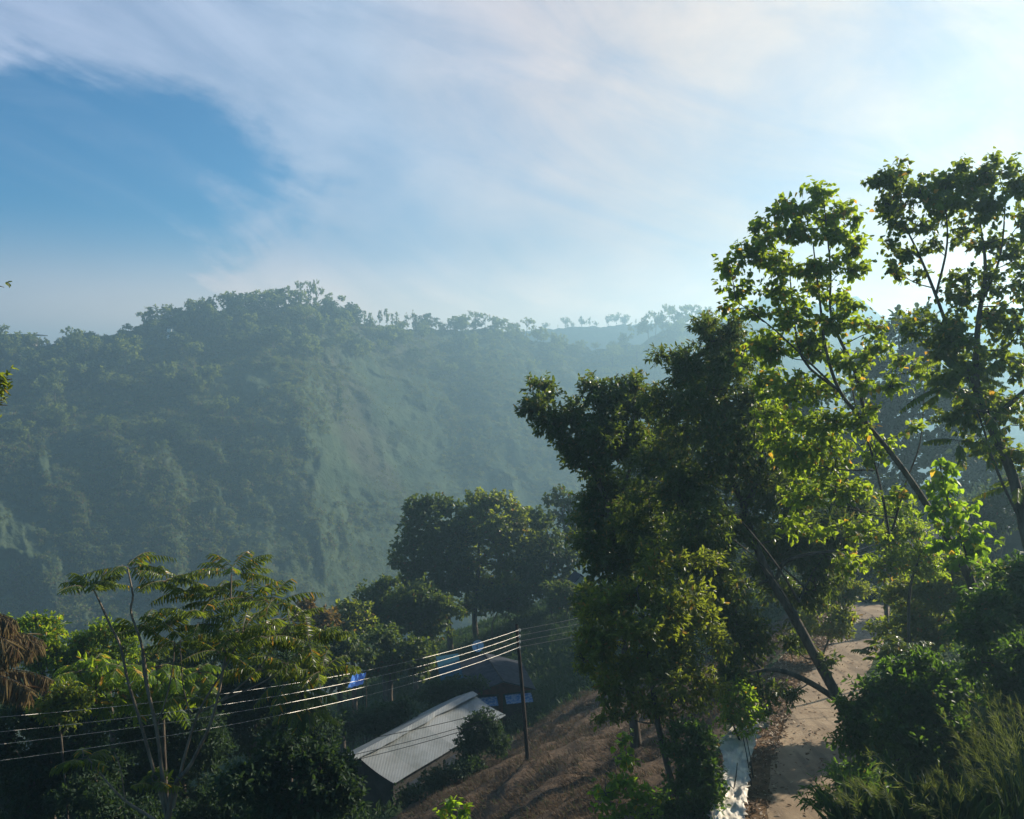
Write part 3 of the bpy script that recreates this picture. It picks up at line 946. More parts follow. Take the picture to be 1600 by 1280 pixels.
# ---- trees of the middle distance ---------------------------------
plant("rounded_tree", "dark spreading tree, leftmost of the big trees on the shaded hillside beyond the roofs", "tree", 90,
      [[(700, 965, .28), (690, 900, .24), (678, 840, .16), (668, 800, .08)], [(690, 905, .14), (655, 870, .09), (635, 855, .05)]],
      [(668, 788, 30, 18), (700, 790, 26, 16), (648, 812, 30, 22), (680, 822, 34, 26, -1), (712, 825, 28, 28), (638, 848, 32, 24), (672, 862, 36, 28), (622, 880, 18, 14), (650, 888, 30, 18), (700, 875, 36, 30, -1), (690, 912, 34, 18), (715, 905, 30, 24), (665, 915, 30, 18), (640, 905, 22, 16), (690, 945, 24, 20), (665, 940, 26, 18)],
      'wood', .38, .24, 'oval', 3.0, seed=21, K=7, sub=10, twl=.5, r0=.10)
plant("rounded_tree", "broad domed tree with a sunlit yellow-green top in the centre of the photo", "tree", 92,
      [[(742, 965, .30), (746, 910, .26), (748, 860, .18), (755, 810, .10)], [(748, 880, .16), (785, 840, .12), (815, 820, .06)], [(746, 900, .14), (728, 850, .10), (722, 820, .05)]],
      [(735, 795, 30, 20), (765, 778, 36, 16), (798, 788, 30, 20), (818, 808, 24, 22), (750, 815, 36, 24, -1), (790, 818, 38, 24, -2), (722, 840, 28, 28, -1), (765, 845, 36, 24, -2, .8), (812, 842, 36, 26, -1), (838, 840, 22, 20), (742, 880, 36, 26, 0, .8), (790, 880, 40, 28, -1), (830, 878, 36, 28), (765, 910, 30, 18, 0, .8), (725, 880, 30, 26), (800, 915, 34, 22), (840, 905, 30, 24), (735, 915, 28, 20), (755, 945, 26, 18), (725, 945, 20, 16)],
      'olive', .36, .24, 'oval', 3.0, seed=22, K=7, sub=10, twl=.5, r0=.10)
plant("rounded_tree", "smaller bright-edged tree just right of the broad domed tree", "tree", 88,
      [[(862, 960, .22), (862, 900, .18), (858, 850, .10), (850, 810, .05)]],
      [(838, 802, 14, 12), (850, 820, 20, 16), (862, 845, 24, 22), (880, 870, 30, 28), (850, 890, 32, 28), (885, 910, 30, 24)],
      'wood', .36, .24, 'oval', 3.0, seed=23, K=7, sub=9, twl=.45, r0=.08)
plant("slender_tree", "thin-crowned pale tree poking up behind the near-black leafy tree", "tree", 96,
      [[(888, 900, .2), (885, 850, .15), (880, 810, .08), (876, 780, .04)]],
      [(876, 770, 16, 12), (862, 782, 16, 12, 0, .8), (890, 788, 18, 16), (868, 800, 16, 12, 0, .7), (886, 815, 20, 16), (895, 840, 22, 20)],
      'wood', .34, .22, 'oval', 2.2, seed=24, K=6, sub=8, twl=.45, r0=.07)
for i, (lab, Y, lf, stem, cl) in enumerate((
    ("round low tree with a bright lit top, left of the dark spreading tree", 80, 'wood', (598, 1000), [(600, 912, 22, 12), (590, 930, 34, 20), (618, 940, 30, 22), (575, 955, 34, 22), (610, 970, 44, 28)]),
    ("shaded tree below the dark spreading tree, right of a bright-topped low tree", 78, 'wood', (648, 1010), [(648, 925, 30, 22), (672, 945, 34, 24), (636, 955, 36, 26), (660, 985, 44, 26), (700, 950, 26, 22)]),
    ("low olive tree with a lit crest in the hillside gap right of the feathery tree", 74, 'olive', (548, 1010), [(545, 946, 26, 12), (530, 965, 30, 20), (560, 970, 28, 22), (545, 1000, 40, 28)]),
    ("reddish-brown bushy tree behind the right edge of the feathery tree", 70, 'russet', (492, 1010), [(490, 945, 16, 10), (478, 962, 26, 18), (505, 965, 24, 20), (492, 990, 36, 26)]),
    ("dark tree standing left of the blue tarpaulin", 62, 'wood', (530, 1070), [(520, 1000, 34, 26), (545, 1020, 34, 24), (510, 1035, 34, 30), (528, 1058, 30, 18)]),
    ("dark bushy tree between the blue tarpaulin and the blue sheet roof", 66, 'wood', (610, 1060), [(600, 1000, 36, 26), (640, 1010, 34, 24), (615, 1030, 44, 24), (655, 1035, 30, 24), (590, 1040, 26, 18)]),
)):
    plant("hillside_tree", lab, "tree", Y, [[(stem[0], stem[1], .2), (cl[1][0], cl[1][1], .08)]], cl, lf, .33, .21, 'oval', 3.0, seed=30 + i, K=6, sub=9, twl=.45, r0=.08)

# ---- the feathery many-stemmed tree on the left ---------------------
def feathery(rng, fg, tg):
    heads = [(145, 918, 6, 70), (200, 886, 7, 78), (262, 905, 5, 55), (290, 925, 7, 72), (362, 895, 10, 92), (396, 935, 8, 85), (335, 935, 7, 70), (312, 968, 8, 72), (268, 985, 7, 65), (450, 975, 8, 80), (482, 1005, 8, 80),
             (420, 1000, 8, 75), (500, 1050, 7, 70), (215, 985, 6, 60), (375, 990, 8, 80), (345, 1020, 7, 70), (455, 1040, 7, 75), (405, 1050, 7, 70), (130, 1185, 5, 55), (275, 1010, 6, 60), (240, 1225, 4, 40), (300, 1090, 5, 55), (430, 940, 5, 70)]
    for px, py, n, ln in heads:
        y = 18 + rng.uniform(-.9, 1.2)
        rosette(rng, fg, tg, P(px, py, y), n + 2, ln / F * y, up=(.1, 1.0), nl=14, ll=.225, lw=.040, sag=.36, hang=.6, rr=.006, stem=.2, wild=.16)
plant("feathery_tree", "many-stemmed tree with drooping feathered leaves and bare pale stems at lower left", "tree", 18,
      [[(262, 1285, 0.0612), (300, 1192, 0.0396), (330, 1130, 0.0324), (346, 1060, 0.0288), (357, 975, 0.0238), (362, 898, 0.0144)],
       [(262, 1280, 0.0432), (244, 1215, 0.0360), (216, 1120, 0.0302), (200, 1065, 0.0288), (188, 1010, 0.0259), (172, 978, 0.0245), (158, 946, 0.0202), (146, 920, 0.0130)],
       [(256, 1250, 0.0360), (246, 1150, 0.0324), (232, 1080, 0.0302), (223, 1010, 0.0274), (205, 958, 0.0230), (207, 930, 0.0202), (199, 886, 0.0130)],
       [(262, 1262, 0.0360), (252, 1200, 0.0302), (243, 1130, 0.0259), (226, 1060, 0.0216), (220, 1000, 0.0144)],
       [(270, 1262, 0.0360), (288, 1185, 0.0324), (312, 1110, 0.0252), (352, 1040, 0.0216), (378, 990, 0.0187), (395, 936, 0.0130)],
       [(243, 1282, 0.0360), (196, 1250, 0.0252), (165, 1220, 0.0216), (138, 1186, 0.0144)],
       [(246, 1132, 0.0158), (262, 1085, 0.0144), (270, 1040, 0.0130), (273, 1002, 0.0086)], [(298, 1120, 0.0144), (286, 1070, 0.0130), (281, 1000, 0.0086)],
       [(310, 1115, 0.0216), (345, 1095, 0.0180), (400, 1050, 0.0158), (450, 978, 0.0115)], [(345, 1095, 0.0180), (420, 1060, 0.0144), (482, 1008, 0.0101)],
       [(196, 1250, 0.0144), (188, 1200, 0.0130), (178, 1175, 0.0086)]],
      [(250, 1225, 22, 10, 0, .3)], 'fern', .2, .055, 'strip', 1.0, bark='palebark', seed=41, K=4, r0=.012, extra=feathery)

def palm_old(rng, fg, tg):
    y = 28.5
    for px, py, L in ((-48, 962, 70), (-44, 998, 96), (-40, 1056, 104), (-50, 1015, 70)):
        for k in range(4):
            d = np.array([1.0, rng.uniform(-.35, .35), rng.uniform(.3, .5)])
            frond(rng, fg, tg, P(px, py + rng.normal() * 5, y + rng.uniform(-.5, .5)), d, L * rng.uniform(.85, 1.12) / F * y * 1.1, nl=50, ll=.78, lw=.05, sag=.5, hang=2.4, rr=.03, stem=.3, wild=.75)
plant("dead_palm", "withered brown palm with hanging dead fronds at the left edge", "palm", 28.5,
      [[(-60, 1150, .16), (-48, 1060, .15), (-40, 960, .14)]], [(-40, 960, 20, 14, 0, .2)], 'dead', .3, .05, 'strip', .8, seed=42, K=4, extra=palm_old, parts=('trunk', 'fronds'))

def palm_gold(rng, fg, tg):
    for px, py, n in ((470, 1080, 7), (478, 1115, 5), (455, 1060, 5)):
        rosette(rng, fg, tg, P(px, py, 27), n, 1.15, up=(-.1, .6), nl=22, ll=.36, lw=.045, sag=.6, hang=.8, rr=.014)
plant("yellowing_palm", "small palm with yellowing fronds between the feathery tree and the long roof", "palm", 27,
      [[(470, 1210, .10), (470, 1080, .08)]], [(470, 1085, 14, 10, 0, .2)], 'fern', .3, .05, 'strip', .8, seed=43, K=4, extra=palm_gold, parts=('trunk', 'fronds'))

def broad(rng, fg, tg, spots, Y, ln):
    for px, py in spots:
        rosette(rng, fg, tg, P(px, py, Y + rng.uniform(-1, 1)), 8, ln, up=(.0, 1.0), nl=9, ll=.42, lw=.13, sag=.6, hang=.6, rr=.014)
def broad_a(rng, fg, tg): broad(rng, fg, tg, [(125, 1050), (150, 1030), (165, 1070), (120, 1085), (190, 1045), (175, 1095)], 31, 1.3)
def broad_b(rng, fg, tg): broad(rng, fg, tg, [(225, 1065), (245, 1045), (270, 1060), (230, 1095), (290, 1070), (265, 1090), (310, 1050)], 32, 1.3)
plant("broad_leaved_sapling", "sunlit broad-leaved young tree just right of the dead palm fronds", "tree", 31, [[(150, 1180, .08), (150, 1090, .05), (150, 1040, .03)]],
      [(140, 1060, 36, 26, 0, .5), (180, 1080, 30, 24, 0, .5)], 'heart', .28, .10, 'lance', 1.8, seed=44, extra=broad_a, r0=.03)
plant("broad_leaved_sapling", "sunlit broad-leaved young tree seen between the stems of the feathery tree", "tree", 32, [[(255, 1190, .08), (255, 1100, .05), (255, 1060, .03)]],
      [(240, 1070, 34, 22, 0, .5), (280, 1080, 34, 24, 0, .5)], 'heart', .28, .10, 'lance', 1.8, seed=45, extra=broad_b, r0=.03)

for i, (nm, lab, cat, Y, lf, stem, cl, L, lai) in enumerate((
    ("bright_bush", "bright green bushy tree directly behind the dead palm fronds", "tree", 36, 'heart', (70, 1090), [(55, 968, 30, 14), (75, 990, 26, 22), (85, 1020, 20, 26), (60, 1040, 30, 26), (90, 1050, 24, 26), (20, 1000, 40, 40)], .17, 2.8),
    ("bright_bush", "bright green bushy tree beside the leftmost stem of the feathery tree", "tree", 37, 'heart', (170, 1080), [(172, 985, 26, 16), (150, 995, 30, 16), (190, 1005, 24, 20), (120, 1010, 30, 18), (165, 1025, 44, 24), (125, 1040, 36, 24)], .17, 2.8),
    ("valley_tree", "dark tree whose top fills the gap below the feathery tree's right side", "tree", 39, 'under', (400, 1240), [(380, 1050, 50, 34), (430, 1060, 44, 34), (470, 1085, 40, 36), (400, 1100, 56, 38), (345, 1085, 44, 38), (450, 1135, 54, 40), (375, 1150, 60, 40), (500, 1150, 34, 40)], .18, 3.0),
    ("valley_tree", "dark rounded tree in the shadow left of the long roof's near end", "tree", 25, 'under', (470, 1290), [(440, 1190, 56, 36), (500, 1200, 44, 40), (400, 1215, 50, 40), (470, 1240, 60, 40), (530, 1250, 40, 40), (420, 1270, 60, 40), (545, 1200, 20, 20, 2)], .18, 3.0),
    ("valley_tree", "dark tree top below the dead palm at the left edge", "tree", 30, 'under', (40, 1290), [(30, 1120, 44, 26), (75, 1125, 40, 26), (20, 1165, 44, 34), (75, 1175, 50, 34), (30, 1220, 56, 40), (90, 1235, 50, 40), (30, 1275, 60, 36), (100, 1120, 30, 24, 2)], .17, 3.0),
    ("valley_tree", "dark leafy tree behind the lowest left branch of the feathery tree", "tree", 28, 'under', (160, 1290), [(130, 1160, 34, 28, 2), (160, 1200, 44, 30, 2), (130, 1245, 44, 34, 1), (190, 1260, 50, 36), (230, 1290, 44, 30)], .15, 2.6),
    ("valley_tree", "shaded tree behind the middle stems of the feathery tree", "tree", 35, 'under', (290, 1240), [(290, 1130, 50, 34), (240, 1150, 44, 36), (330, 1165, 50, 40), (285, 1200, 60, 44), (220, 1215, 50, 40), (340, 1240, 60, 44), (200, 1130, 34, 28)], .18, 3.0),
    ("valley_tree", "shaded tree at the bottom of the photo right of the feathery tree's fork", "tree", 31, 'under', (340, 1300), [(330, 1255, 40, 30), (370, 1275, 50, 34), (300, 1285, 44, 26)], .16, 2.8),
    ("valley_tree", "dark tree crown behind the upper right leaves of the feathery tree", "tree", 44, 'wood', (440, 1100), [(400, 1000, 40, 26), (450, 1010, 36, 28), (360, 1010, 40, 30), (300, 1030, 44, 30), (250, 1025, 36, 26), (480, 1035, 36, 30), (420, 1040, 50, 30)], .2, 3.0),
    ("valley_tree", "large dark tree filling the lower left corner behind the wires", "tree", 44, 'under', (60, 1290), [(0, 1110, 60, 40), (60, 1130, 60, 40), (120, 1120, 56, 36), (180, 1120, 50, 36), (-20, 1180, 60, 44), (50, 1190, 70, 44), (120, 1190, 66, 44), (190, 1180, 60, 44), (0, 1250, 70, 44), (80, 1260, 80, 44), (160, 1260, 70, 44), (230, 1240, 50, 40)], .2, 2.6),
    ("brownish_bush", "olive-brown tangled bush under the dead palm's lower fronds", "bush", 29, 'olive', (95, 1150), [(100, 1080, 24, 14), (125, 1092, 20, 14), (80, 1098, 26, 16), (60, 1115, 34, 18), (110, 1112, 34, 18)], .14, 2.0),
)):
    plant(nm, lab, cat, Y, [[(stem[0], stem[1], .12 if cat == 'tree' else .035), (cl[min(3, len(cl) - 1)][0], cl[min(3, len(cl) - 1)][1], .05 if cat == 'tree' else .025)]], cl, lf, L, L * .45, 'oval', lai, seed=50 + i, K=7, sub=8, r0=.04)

# ---- around the roofs and on the dry bank ----------------------------
for i, (nm, lab, cat, Y, lf, stem, cl, L, shp, lai) in enumerate((
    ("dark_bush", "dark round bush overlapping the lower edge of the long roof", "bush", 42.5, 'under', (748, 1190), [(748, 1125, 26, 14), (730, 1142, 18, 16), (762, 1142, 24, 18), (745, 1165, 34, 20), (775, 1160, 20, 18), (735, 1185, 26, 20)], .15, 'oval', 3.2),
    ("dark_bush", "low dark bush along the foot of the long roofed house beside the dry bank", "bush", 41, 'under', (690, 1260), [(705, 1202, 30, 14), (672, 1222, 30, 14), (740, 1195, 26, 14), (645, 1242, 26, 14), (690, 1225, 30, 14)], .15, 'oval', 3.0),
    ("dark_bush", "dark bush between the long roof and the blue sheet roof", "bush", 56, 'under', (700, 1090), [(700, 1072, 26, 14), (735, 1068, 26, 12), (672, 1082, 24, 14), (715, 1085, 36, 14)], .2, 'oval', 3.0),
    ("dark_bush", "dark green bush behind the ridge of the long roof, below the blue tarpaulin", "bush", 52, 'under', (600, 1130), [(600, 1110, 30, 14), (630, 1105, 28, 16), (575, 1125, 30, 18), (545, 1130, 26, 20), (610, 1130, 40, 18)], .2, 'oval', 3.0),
    ("green_sapling", "small bright leafy sapling at the bottom of the dry bank", "sapling", 27, 'vine', (716, 1300), [(708, 1255, 12, 10), (725, 1265, 14, 10), (700, 1275, 12, 12), (722, 1285, 18, 10)], .2, 'heart', 1.7),
    ("creeper_column", "bright backlit creeper hanging in a column at the foot of the forked tree", "vine", 22.5, 'vine', (985, 1310), [(972, 1160, 12, 14), (980, 1190, 16, 18), (975, 1222, 22, 20), (945, 1240, 20, 14), (1000, 1245, 20, 22), (960, 1265, 34, 16), (1010, 1275, 20, 14)], .155, 'heart', 2.2),
    ("leafy_bush", "bright-topped green bush beside the white sheet, under the forked tree", "bush", 23.5, 'bush', (1095, 1310), [(1075, 1140, 26, 16), (1100, 1150, 22, 16), (1065, 1175, 34, 24), (1105, 1185, 32, 28), (1085, 1220, 44, 30), (1115, 1240, 30, 34), (1060, 1260, 34, 30), (1100, 1280, 40, 30)], .13, 'oval', 3.2),
    ("young_tree", "fresh green sapling on thin stems above the white sheet beside the dirt road", "sapling", 26.5, 'vine', (1178, 1215), [(1152, 1068, 20, 14), (1140, 1090, 18, 16), (1160, 1098, 24, 18), (1140, 1120, 22, 14), (1165, 1125, 22, 14), (1185, 1112, 16, 12), (1165, 1145, 14, 8, 0, .7)], .13, 'oval', 2.4),
    ("yellowing_tree", "small yellow-green tree at the left edge of the road where it disappears", "tree", 39, 'olive', (1282, 1030), [(1300, 925, 24, 18), (1325, 935, 16, 16), (1275, 940, 26, 20), (1310, 960, 24, 18), (1265, 975, 26, 20), (1300, 985, 26, 18), (1255, 1005, 20, 14), (1325, 968, 12, 12), (1335, 920, 18, 16), (1310, 905, 26, 14)], .16, 'oval', 2.8),
    ("shaded_tree", "dark tree shading the far end of the dirt road", "tree", 58, 'wood', (1300, 960), [(1330, 800, 60, 40), (1280, 830, 50, 40), (1380, 820, 40, 36), (1320, 870, 56, 36), (1350, 905, 40, 26), (1270, 890, 40, 36), (1370, 860, 40, 30)], .24, 'oval', 3.0),
    ("roadside_bush", "large dark bush on the right edge of the dirt road", "bush", 21.5, 'bush', (1430, 1250), [(1335, 1105, 26, 22), (1330, 1160, 26, 26), (1340, 1210, 34, 26), (1395, 1052, 40, 18), (1450, 1045, 40, 22), (1362, 1090, 32, 26), (1420, 1085, 48, 28, -.5), (1485, 1080, 44, 30), (1350, 1125, 30, 24), (1400, 1130, 50, 34, -1), (1465, 1130, 50, 34, -.7), (1365, 1165, 34, 26), (1430, 1180, 56, 36, -1), (1495, 1170, 44, 40, -.5), (1480, 1225, 50, 36, -1), (1415, 1225, 44, 30, -1)], .15, 'oval', 3.6),
    ("roadside_bush", "tall dark bush at the right edge of the photo above the seeding grass", "bush", 20, 'bush', (1575, 1160), [(1580, 900, 40, 30), (1550, 935, 44, 30), (1600, 955, 40, 36), (1540, 985, 44, 34, -.5), (1590, 1015, 44, 40), (1535, 1035, 40, 36), (1590, 1075, 40, 36), (1560, 1085, 36, 30)], .15, 'oval', 3.4),
    ("roadside_bush", "leafy green bush behind the guy wires, right of the utility pole by the road", "bush", 31, 'olive', (1450, 1030), [(1500, 880, 34, 22), (1465, 890, 30, 20), (1540, 895, 34, 22), (1500, 910, 40, 24), (1440, 915, 36, 22), (1400, 935, 30, 24), (1480, 935, 34, 26), (1430, 965, 40, 26), (1475, 980, 40, 26), (1400, 985, 34, 22), (1445, 1005, 40, 22), (1510, 960, 30, 30)], .15, 'oval', 2.6),
    ("shade_cover_bush", "dark bush added in place of the shade at the vanishing end of the dirt road", "bush", 53, 'under', (1362, 985), [(1350, 935, 22, 16), (1375, 930, 22, 18), (1360, 958, 26, 14), (1385, 958, 20, 16), (1340, 955, 14, 12)], .2, 'oval', 3.0),  # added bush, a dark stand-in for shade over the road's end
    ("backlit_bush", "yellow-green backlit shrub beside the road pole, just left of the creeper-covered trunk", "bush", 29, 'heart', (1420, 940), [(1400, 800, 26, 20), (1425, 830, 28, 22), (1395, 845, 30, 24), (1440, 860, 26, 22), (1410, 880, 34, 24), (1375, 885, 24, 20), (1450, 890, 24, 18)], .13, 'oval', 2.2),
    ("blue_green_tree", "soft blue-green bushy tree in the haze at the right edge behind the tallest tree", "tree", 52, 'wood', (1560, 880), [(1555, 770, 34, 24), (1590, 760, 30, 30), (1540, 800, 36, 26), (1580, 805, 36, 26), (1530, 835, 34, 24)], .24, 'oval', 2.8),
    ("pointed_leaf_shrub", "low shrub with long pointed dark leaves at the bottom right of the road", "shrub", 16, 'bush', (1330, 1330), [(1330, 1225, 40, 20), (1300, 1255, 34, 22), (1360, 1250, 44, 24), (1320, 1285, 60, 24), (1390, 1280, 40, 26)], .15, 'lance', 2.6),
)):
    k = min(3, len(cl) - 1)
    plant(nm, lab, cat, Y, [[(stem[0], stem[1], .05), (cl[k][0], cl[k][1], .025)]], cl, lf, L, L * {'heart': .92, 'oval': .48, 'lance': .26}[shp], shp, lai, seed=70 + i, K=7 if shp != 'heart' else 4, sub=8, r0=.02,
          parts=('stem', 'foliage') if 'tree' not in cat else ('trunk', 'crown'))

def fern_head(rng, fg, tg):
    for px, py, n in ((1385, 1010, 9), (1408, 1005, 8), (1370, 1025, 6), (1430, 1022, 7)):
        rosette(rng, fg, tg, P(px, py, 23.5), n, .75, up=(.0, .7), nl=13, ll=.2, lw=.06, sag=.4, hang=.3)
plant("feathered_shrub", "yellow-green shrub with feathered leaves in front of the road's far bend", "shrub", 23.5, [[(1400, 1130, .04), (1398, 1060, .03), (1395, 1012, .02)]],
      [(1400, 1035, 26, 10, 0, .4)], 'fern', .14, .06, 'oval', 1.5, seed=90, extra=fern_head, r0=.015, parts=('stem', 'foliage'))

def edge_twig(rng, fg, tg):
    tg.tube([P(-60, 650, 11), P(-30, 620, 11), P(4, 600, 11)], [.03, .02, .008], 5, 3)
    tg.tube([P(-80, 520, 11), P(-40, 480, 11), P(-8, 448, 11)], [.03, .02, .008], 5, 3)
plant("edge_tree", "leaf spray of a near tree poking in at the left edge", "tree", 11,
      [[(-110, 1000, .10), (-100, 800, .09), (-85, 650, .06), (-80, 520, .04)]], [(2, 594, 10, 9), (-4, 612, 12, 8), (-34, 605, 18, 16), (-8, 632, 8, 6, 0, .8), (-16, 443, 12, 6), (-44, 485, 18, 14), (-105, 470, 52, 44), (-100, 550, 50, 46), (-115, 640, 58, 50), (-170, 520, 60, 55), (-180, 620, 60, 55), (-130, 400, 46, 38), (-180, 430, 50, 45), (-120, 720, 50, 40)], 'olive', .085, .036, 'oval', 2.6, seed=91, K=7, r0=.012, extra=edge_twig)

# ---- trees added behind the big ones, mostly hidden, to shade slope and roofs ----
for i, (lab, Y, stem, cl) in enumerate((
    ("dark tree added for shade behind the crown of the leaning tree, left of its fork", 66, (1020, 960), [(1010, 740, 44, 40), (1050, 790, 44, 40), (990, 800, 40, 40), (1040, 850, 50, 40), (1000, 880, 44, 34)]),
    ("dark tree added for shade behind the fork of the leaning tree's trunk", 70, (1150, 950), [(1140, 680, 44, 40), (1180, 730, 50, 44), (1110, 740, 44, 40), (1150, 800, 54, 44), (1190, 860, 50, 40), (1110, 870, 44, 36)]),
    ("dark tree added for shade right of the leaning tree, below the yellow-leaved boughs", 74, (1260, 940), [(1250, 640, 44, 40), (1290, 700, 50, 44), (1220, 720, 44, 40), (1260, 790, 54, 44), (1300, 760, 40, 44)]),
    ("dark tree added to shade the slope, just right of the slender pale tree", 98, (925, 900), [(930, 790, 34, 30), (960, 800, 34, 30), (915, 830, 34, 28), (950, 850, 40, 30), (985, 830, 34, 30)]),
    ("dark tree added on the crest behind the near-black leafy tree to shade the slope", 100, (1010, 880), [(1010, 740, 34, 30), (1040, 770, 38, 32), (990, 780, 34, 30), (1020, 820, 40, 34)]),
    ("dark tree behind the middle of the leaning tree's crown, on the slope crest", 102, (1090, 880), [(1090, 720, 36, 32), (1120, 750, 38, 32), (1070, 770, 38, 34), (1100, 810, 44, 36)]),
)):
    plant("added_shade_tree", lab, "tree", Y, [[(stem[0], stem[1], .2), (cl[1][0], cl[1][1], .08)]], cl, 'pine', .42, .26, 'oval', 2.6, seed=120 + i, K=6, sub=9, twl=.45, r0=.08)
for i, (lab, Y, stem, cl) in enumerate((
    ("dark shrub thicket at the foot of the broad domed tree", 86, (770, 975), [(760, 930, 26, 14), (790, 935, 28, 16), (820, 930, 28, 18), (845, 925, 24, 18), (800, 950, 34, 14)]),
    ("dark shrub thicket below the dark spreading tree, beside its trunk", 84, (665, 990), [(655, 940, 26, 18), (685, 950, 26, 16), (640, 960, 26, 18), (670, 975, 34, 18)]),
    ("dark shrub thicket at the foot of the smaller bright-edged tree", 82, (885, 960), [(870, 920, 24, 18), (895, 925, 24, 18), (880, 945, 30, 16)]),
)):
    plant("shrub_thicket", lab, "shrub", Y, [[(stem[0], stem[1], .08), (cl[1][0], cl[1][1], .04)]], cl, 'wood', .3, .18, 'oval', 3.0, seed=140 + i, K=6, sub=8, twl=.4, r0=.05, parts=('stem', 'foliage'))
# ------------------------------------------------------------------ far trees on the hill
def far_tree_mesh(name, rng, style, leaf):
    """a tree ten metres tall standing at the origin: one small mesh with bark and leaf materials"""
    tg, fg = Geo(), Geo()
    if style == 'umbrella':
        tops = [(rng.normal() * 2.6, rng.normal() * 2.6, 7.2 + rng.random() * 2.0) for _ in range(9)]
        cl = [(np.array(p), np.array([1.7, 1.7, .75]) * rng.uniform(.8, 1.3), 1.0) for p in tops]
        tr = [[0, 0, -1], [.1, .1, 3], [0, .2, 6.5]]
    elif style == 'tall':
        cl = [(np.array([rng.normal() * 1.0, rng.normal() * 1.0, z]), np.array([1.1, 1.1, .95]) * rng.uniform(.8, 1.25), .9) for z in np.linspace(3.6, 9.3, 9)]
        tr = [[0, 0, -1], [.15, 0, 4], [0, .1, 9]]
    elif style == 'cone':
        cl = [(np.array([rng.normal() * .3, rng.normal() * .3, z]), np.array([1, 1, .8]) * (2.2 - .2 * z), 1.1) for z in np.linspace(1.2, 9.3, 9)]
        tr = [[0, 0, -1], [0, 0, 4], [0, 0, 9]]
    else:
        cl = [(np.array([rng.normal() * 2.0, rng.normal() * 2.0, 3.0 + rng.random() * 5]), np.array([1.9, 1.9, 1.5]) * rng.uniform(.8, 1.3), 1.1) for _ in range(12)]
        tr = [[0, 0, -1], [.1, .1, 3], [0, .2, 6]]
    tg.tube(tr, [.28, .2, .08], 5, 2)
    cen = foliage(rng, fg, cl, .95, .7, 'quad', 2.3, K=5, sub=6, twl=.6)
    for p, _ in cen:
        tg.tube([[0, 0, min(6, p[2] * .6)], (np.array([0, 0, min(7, p[2] * .8)]) + p) / 2, p], [.13, .09, .04], 4, 1)
    V1, Q1 = tg.get(); V2, Q2 = fg.get()
    o = mesh_obj(name, np.concatenate([V1, V2]), np.concatenate([Q1, Q2 + len(V1)]), [M['bark'], M[leaf]], mi=np.concatenate([np.zeros(len(Q1)), np.ones(len(Q2))]))
    return o


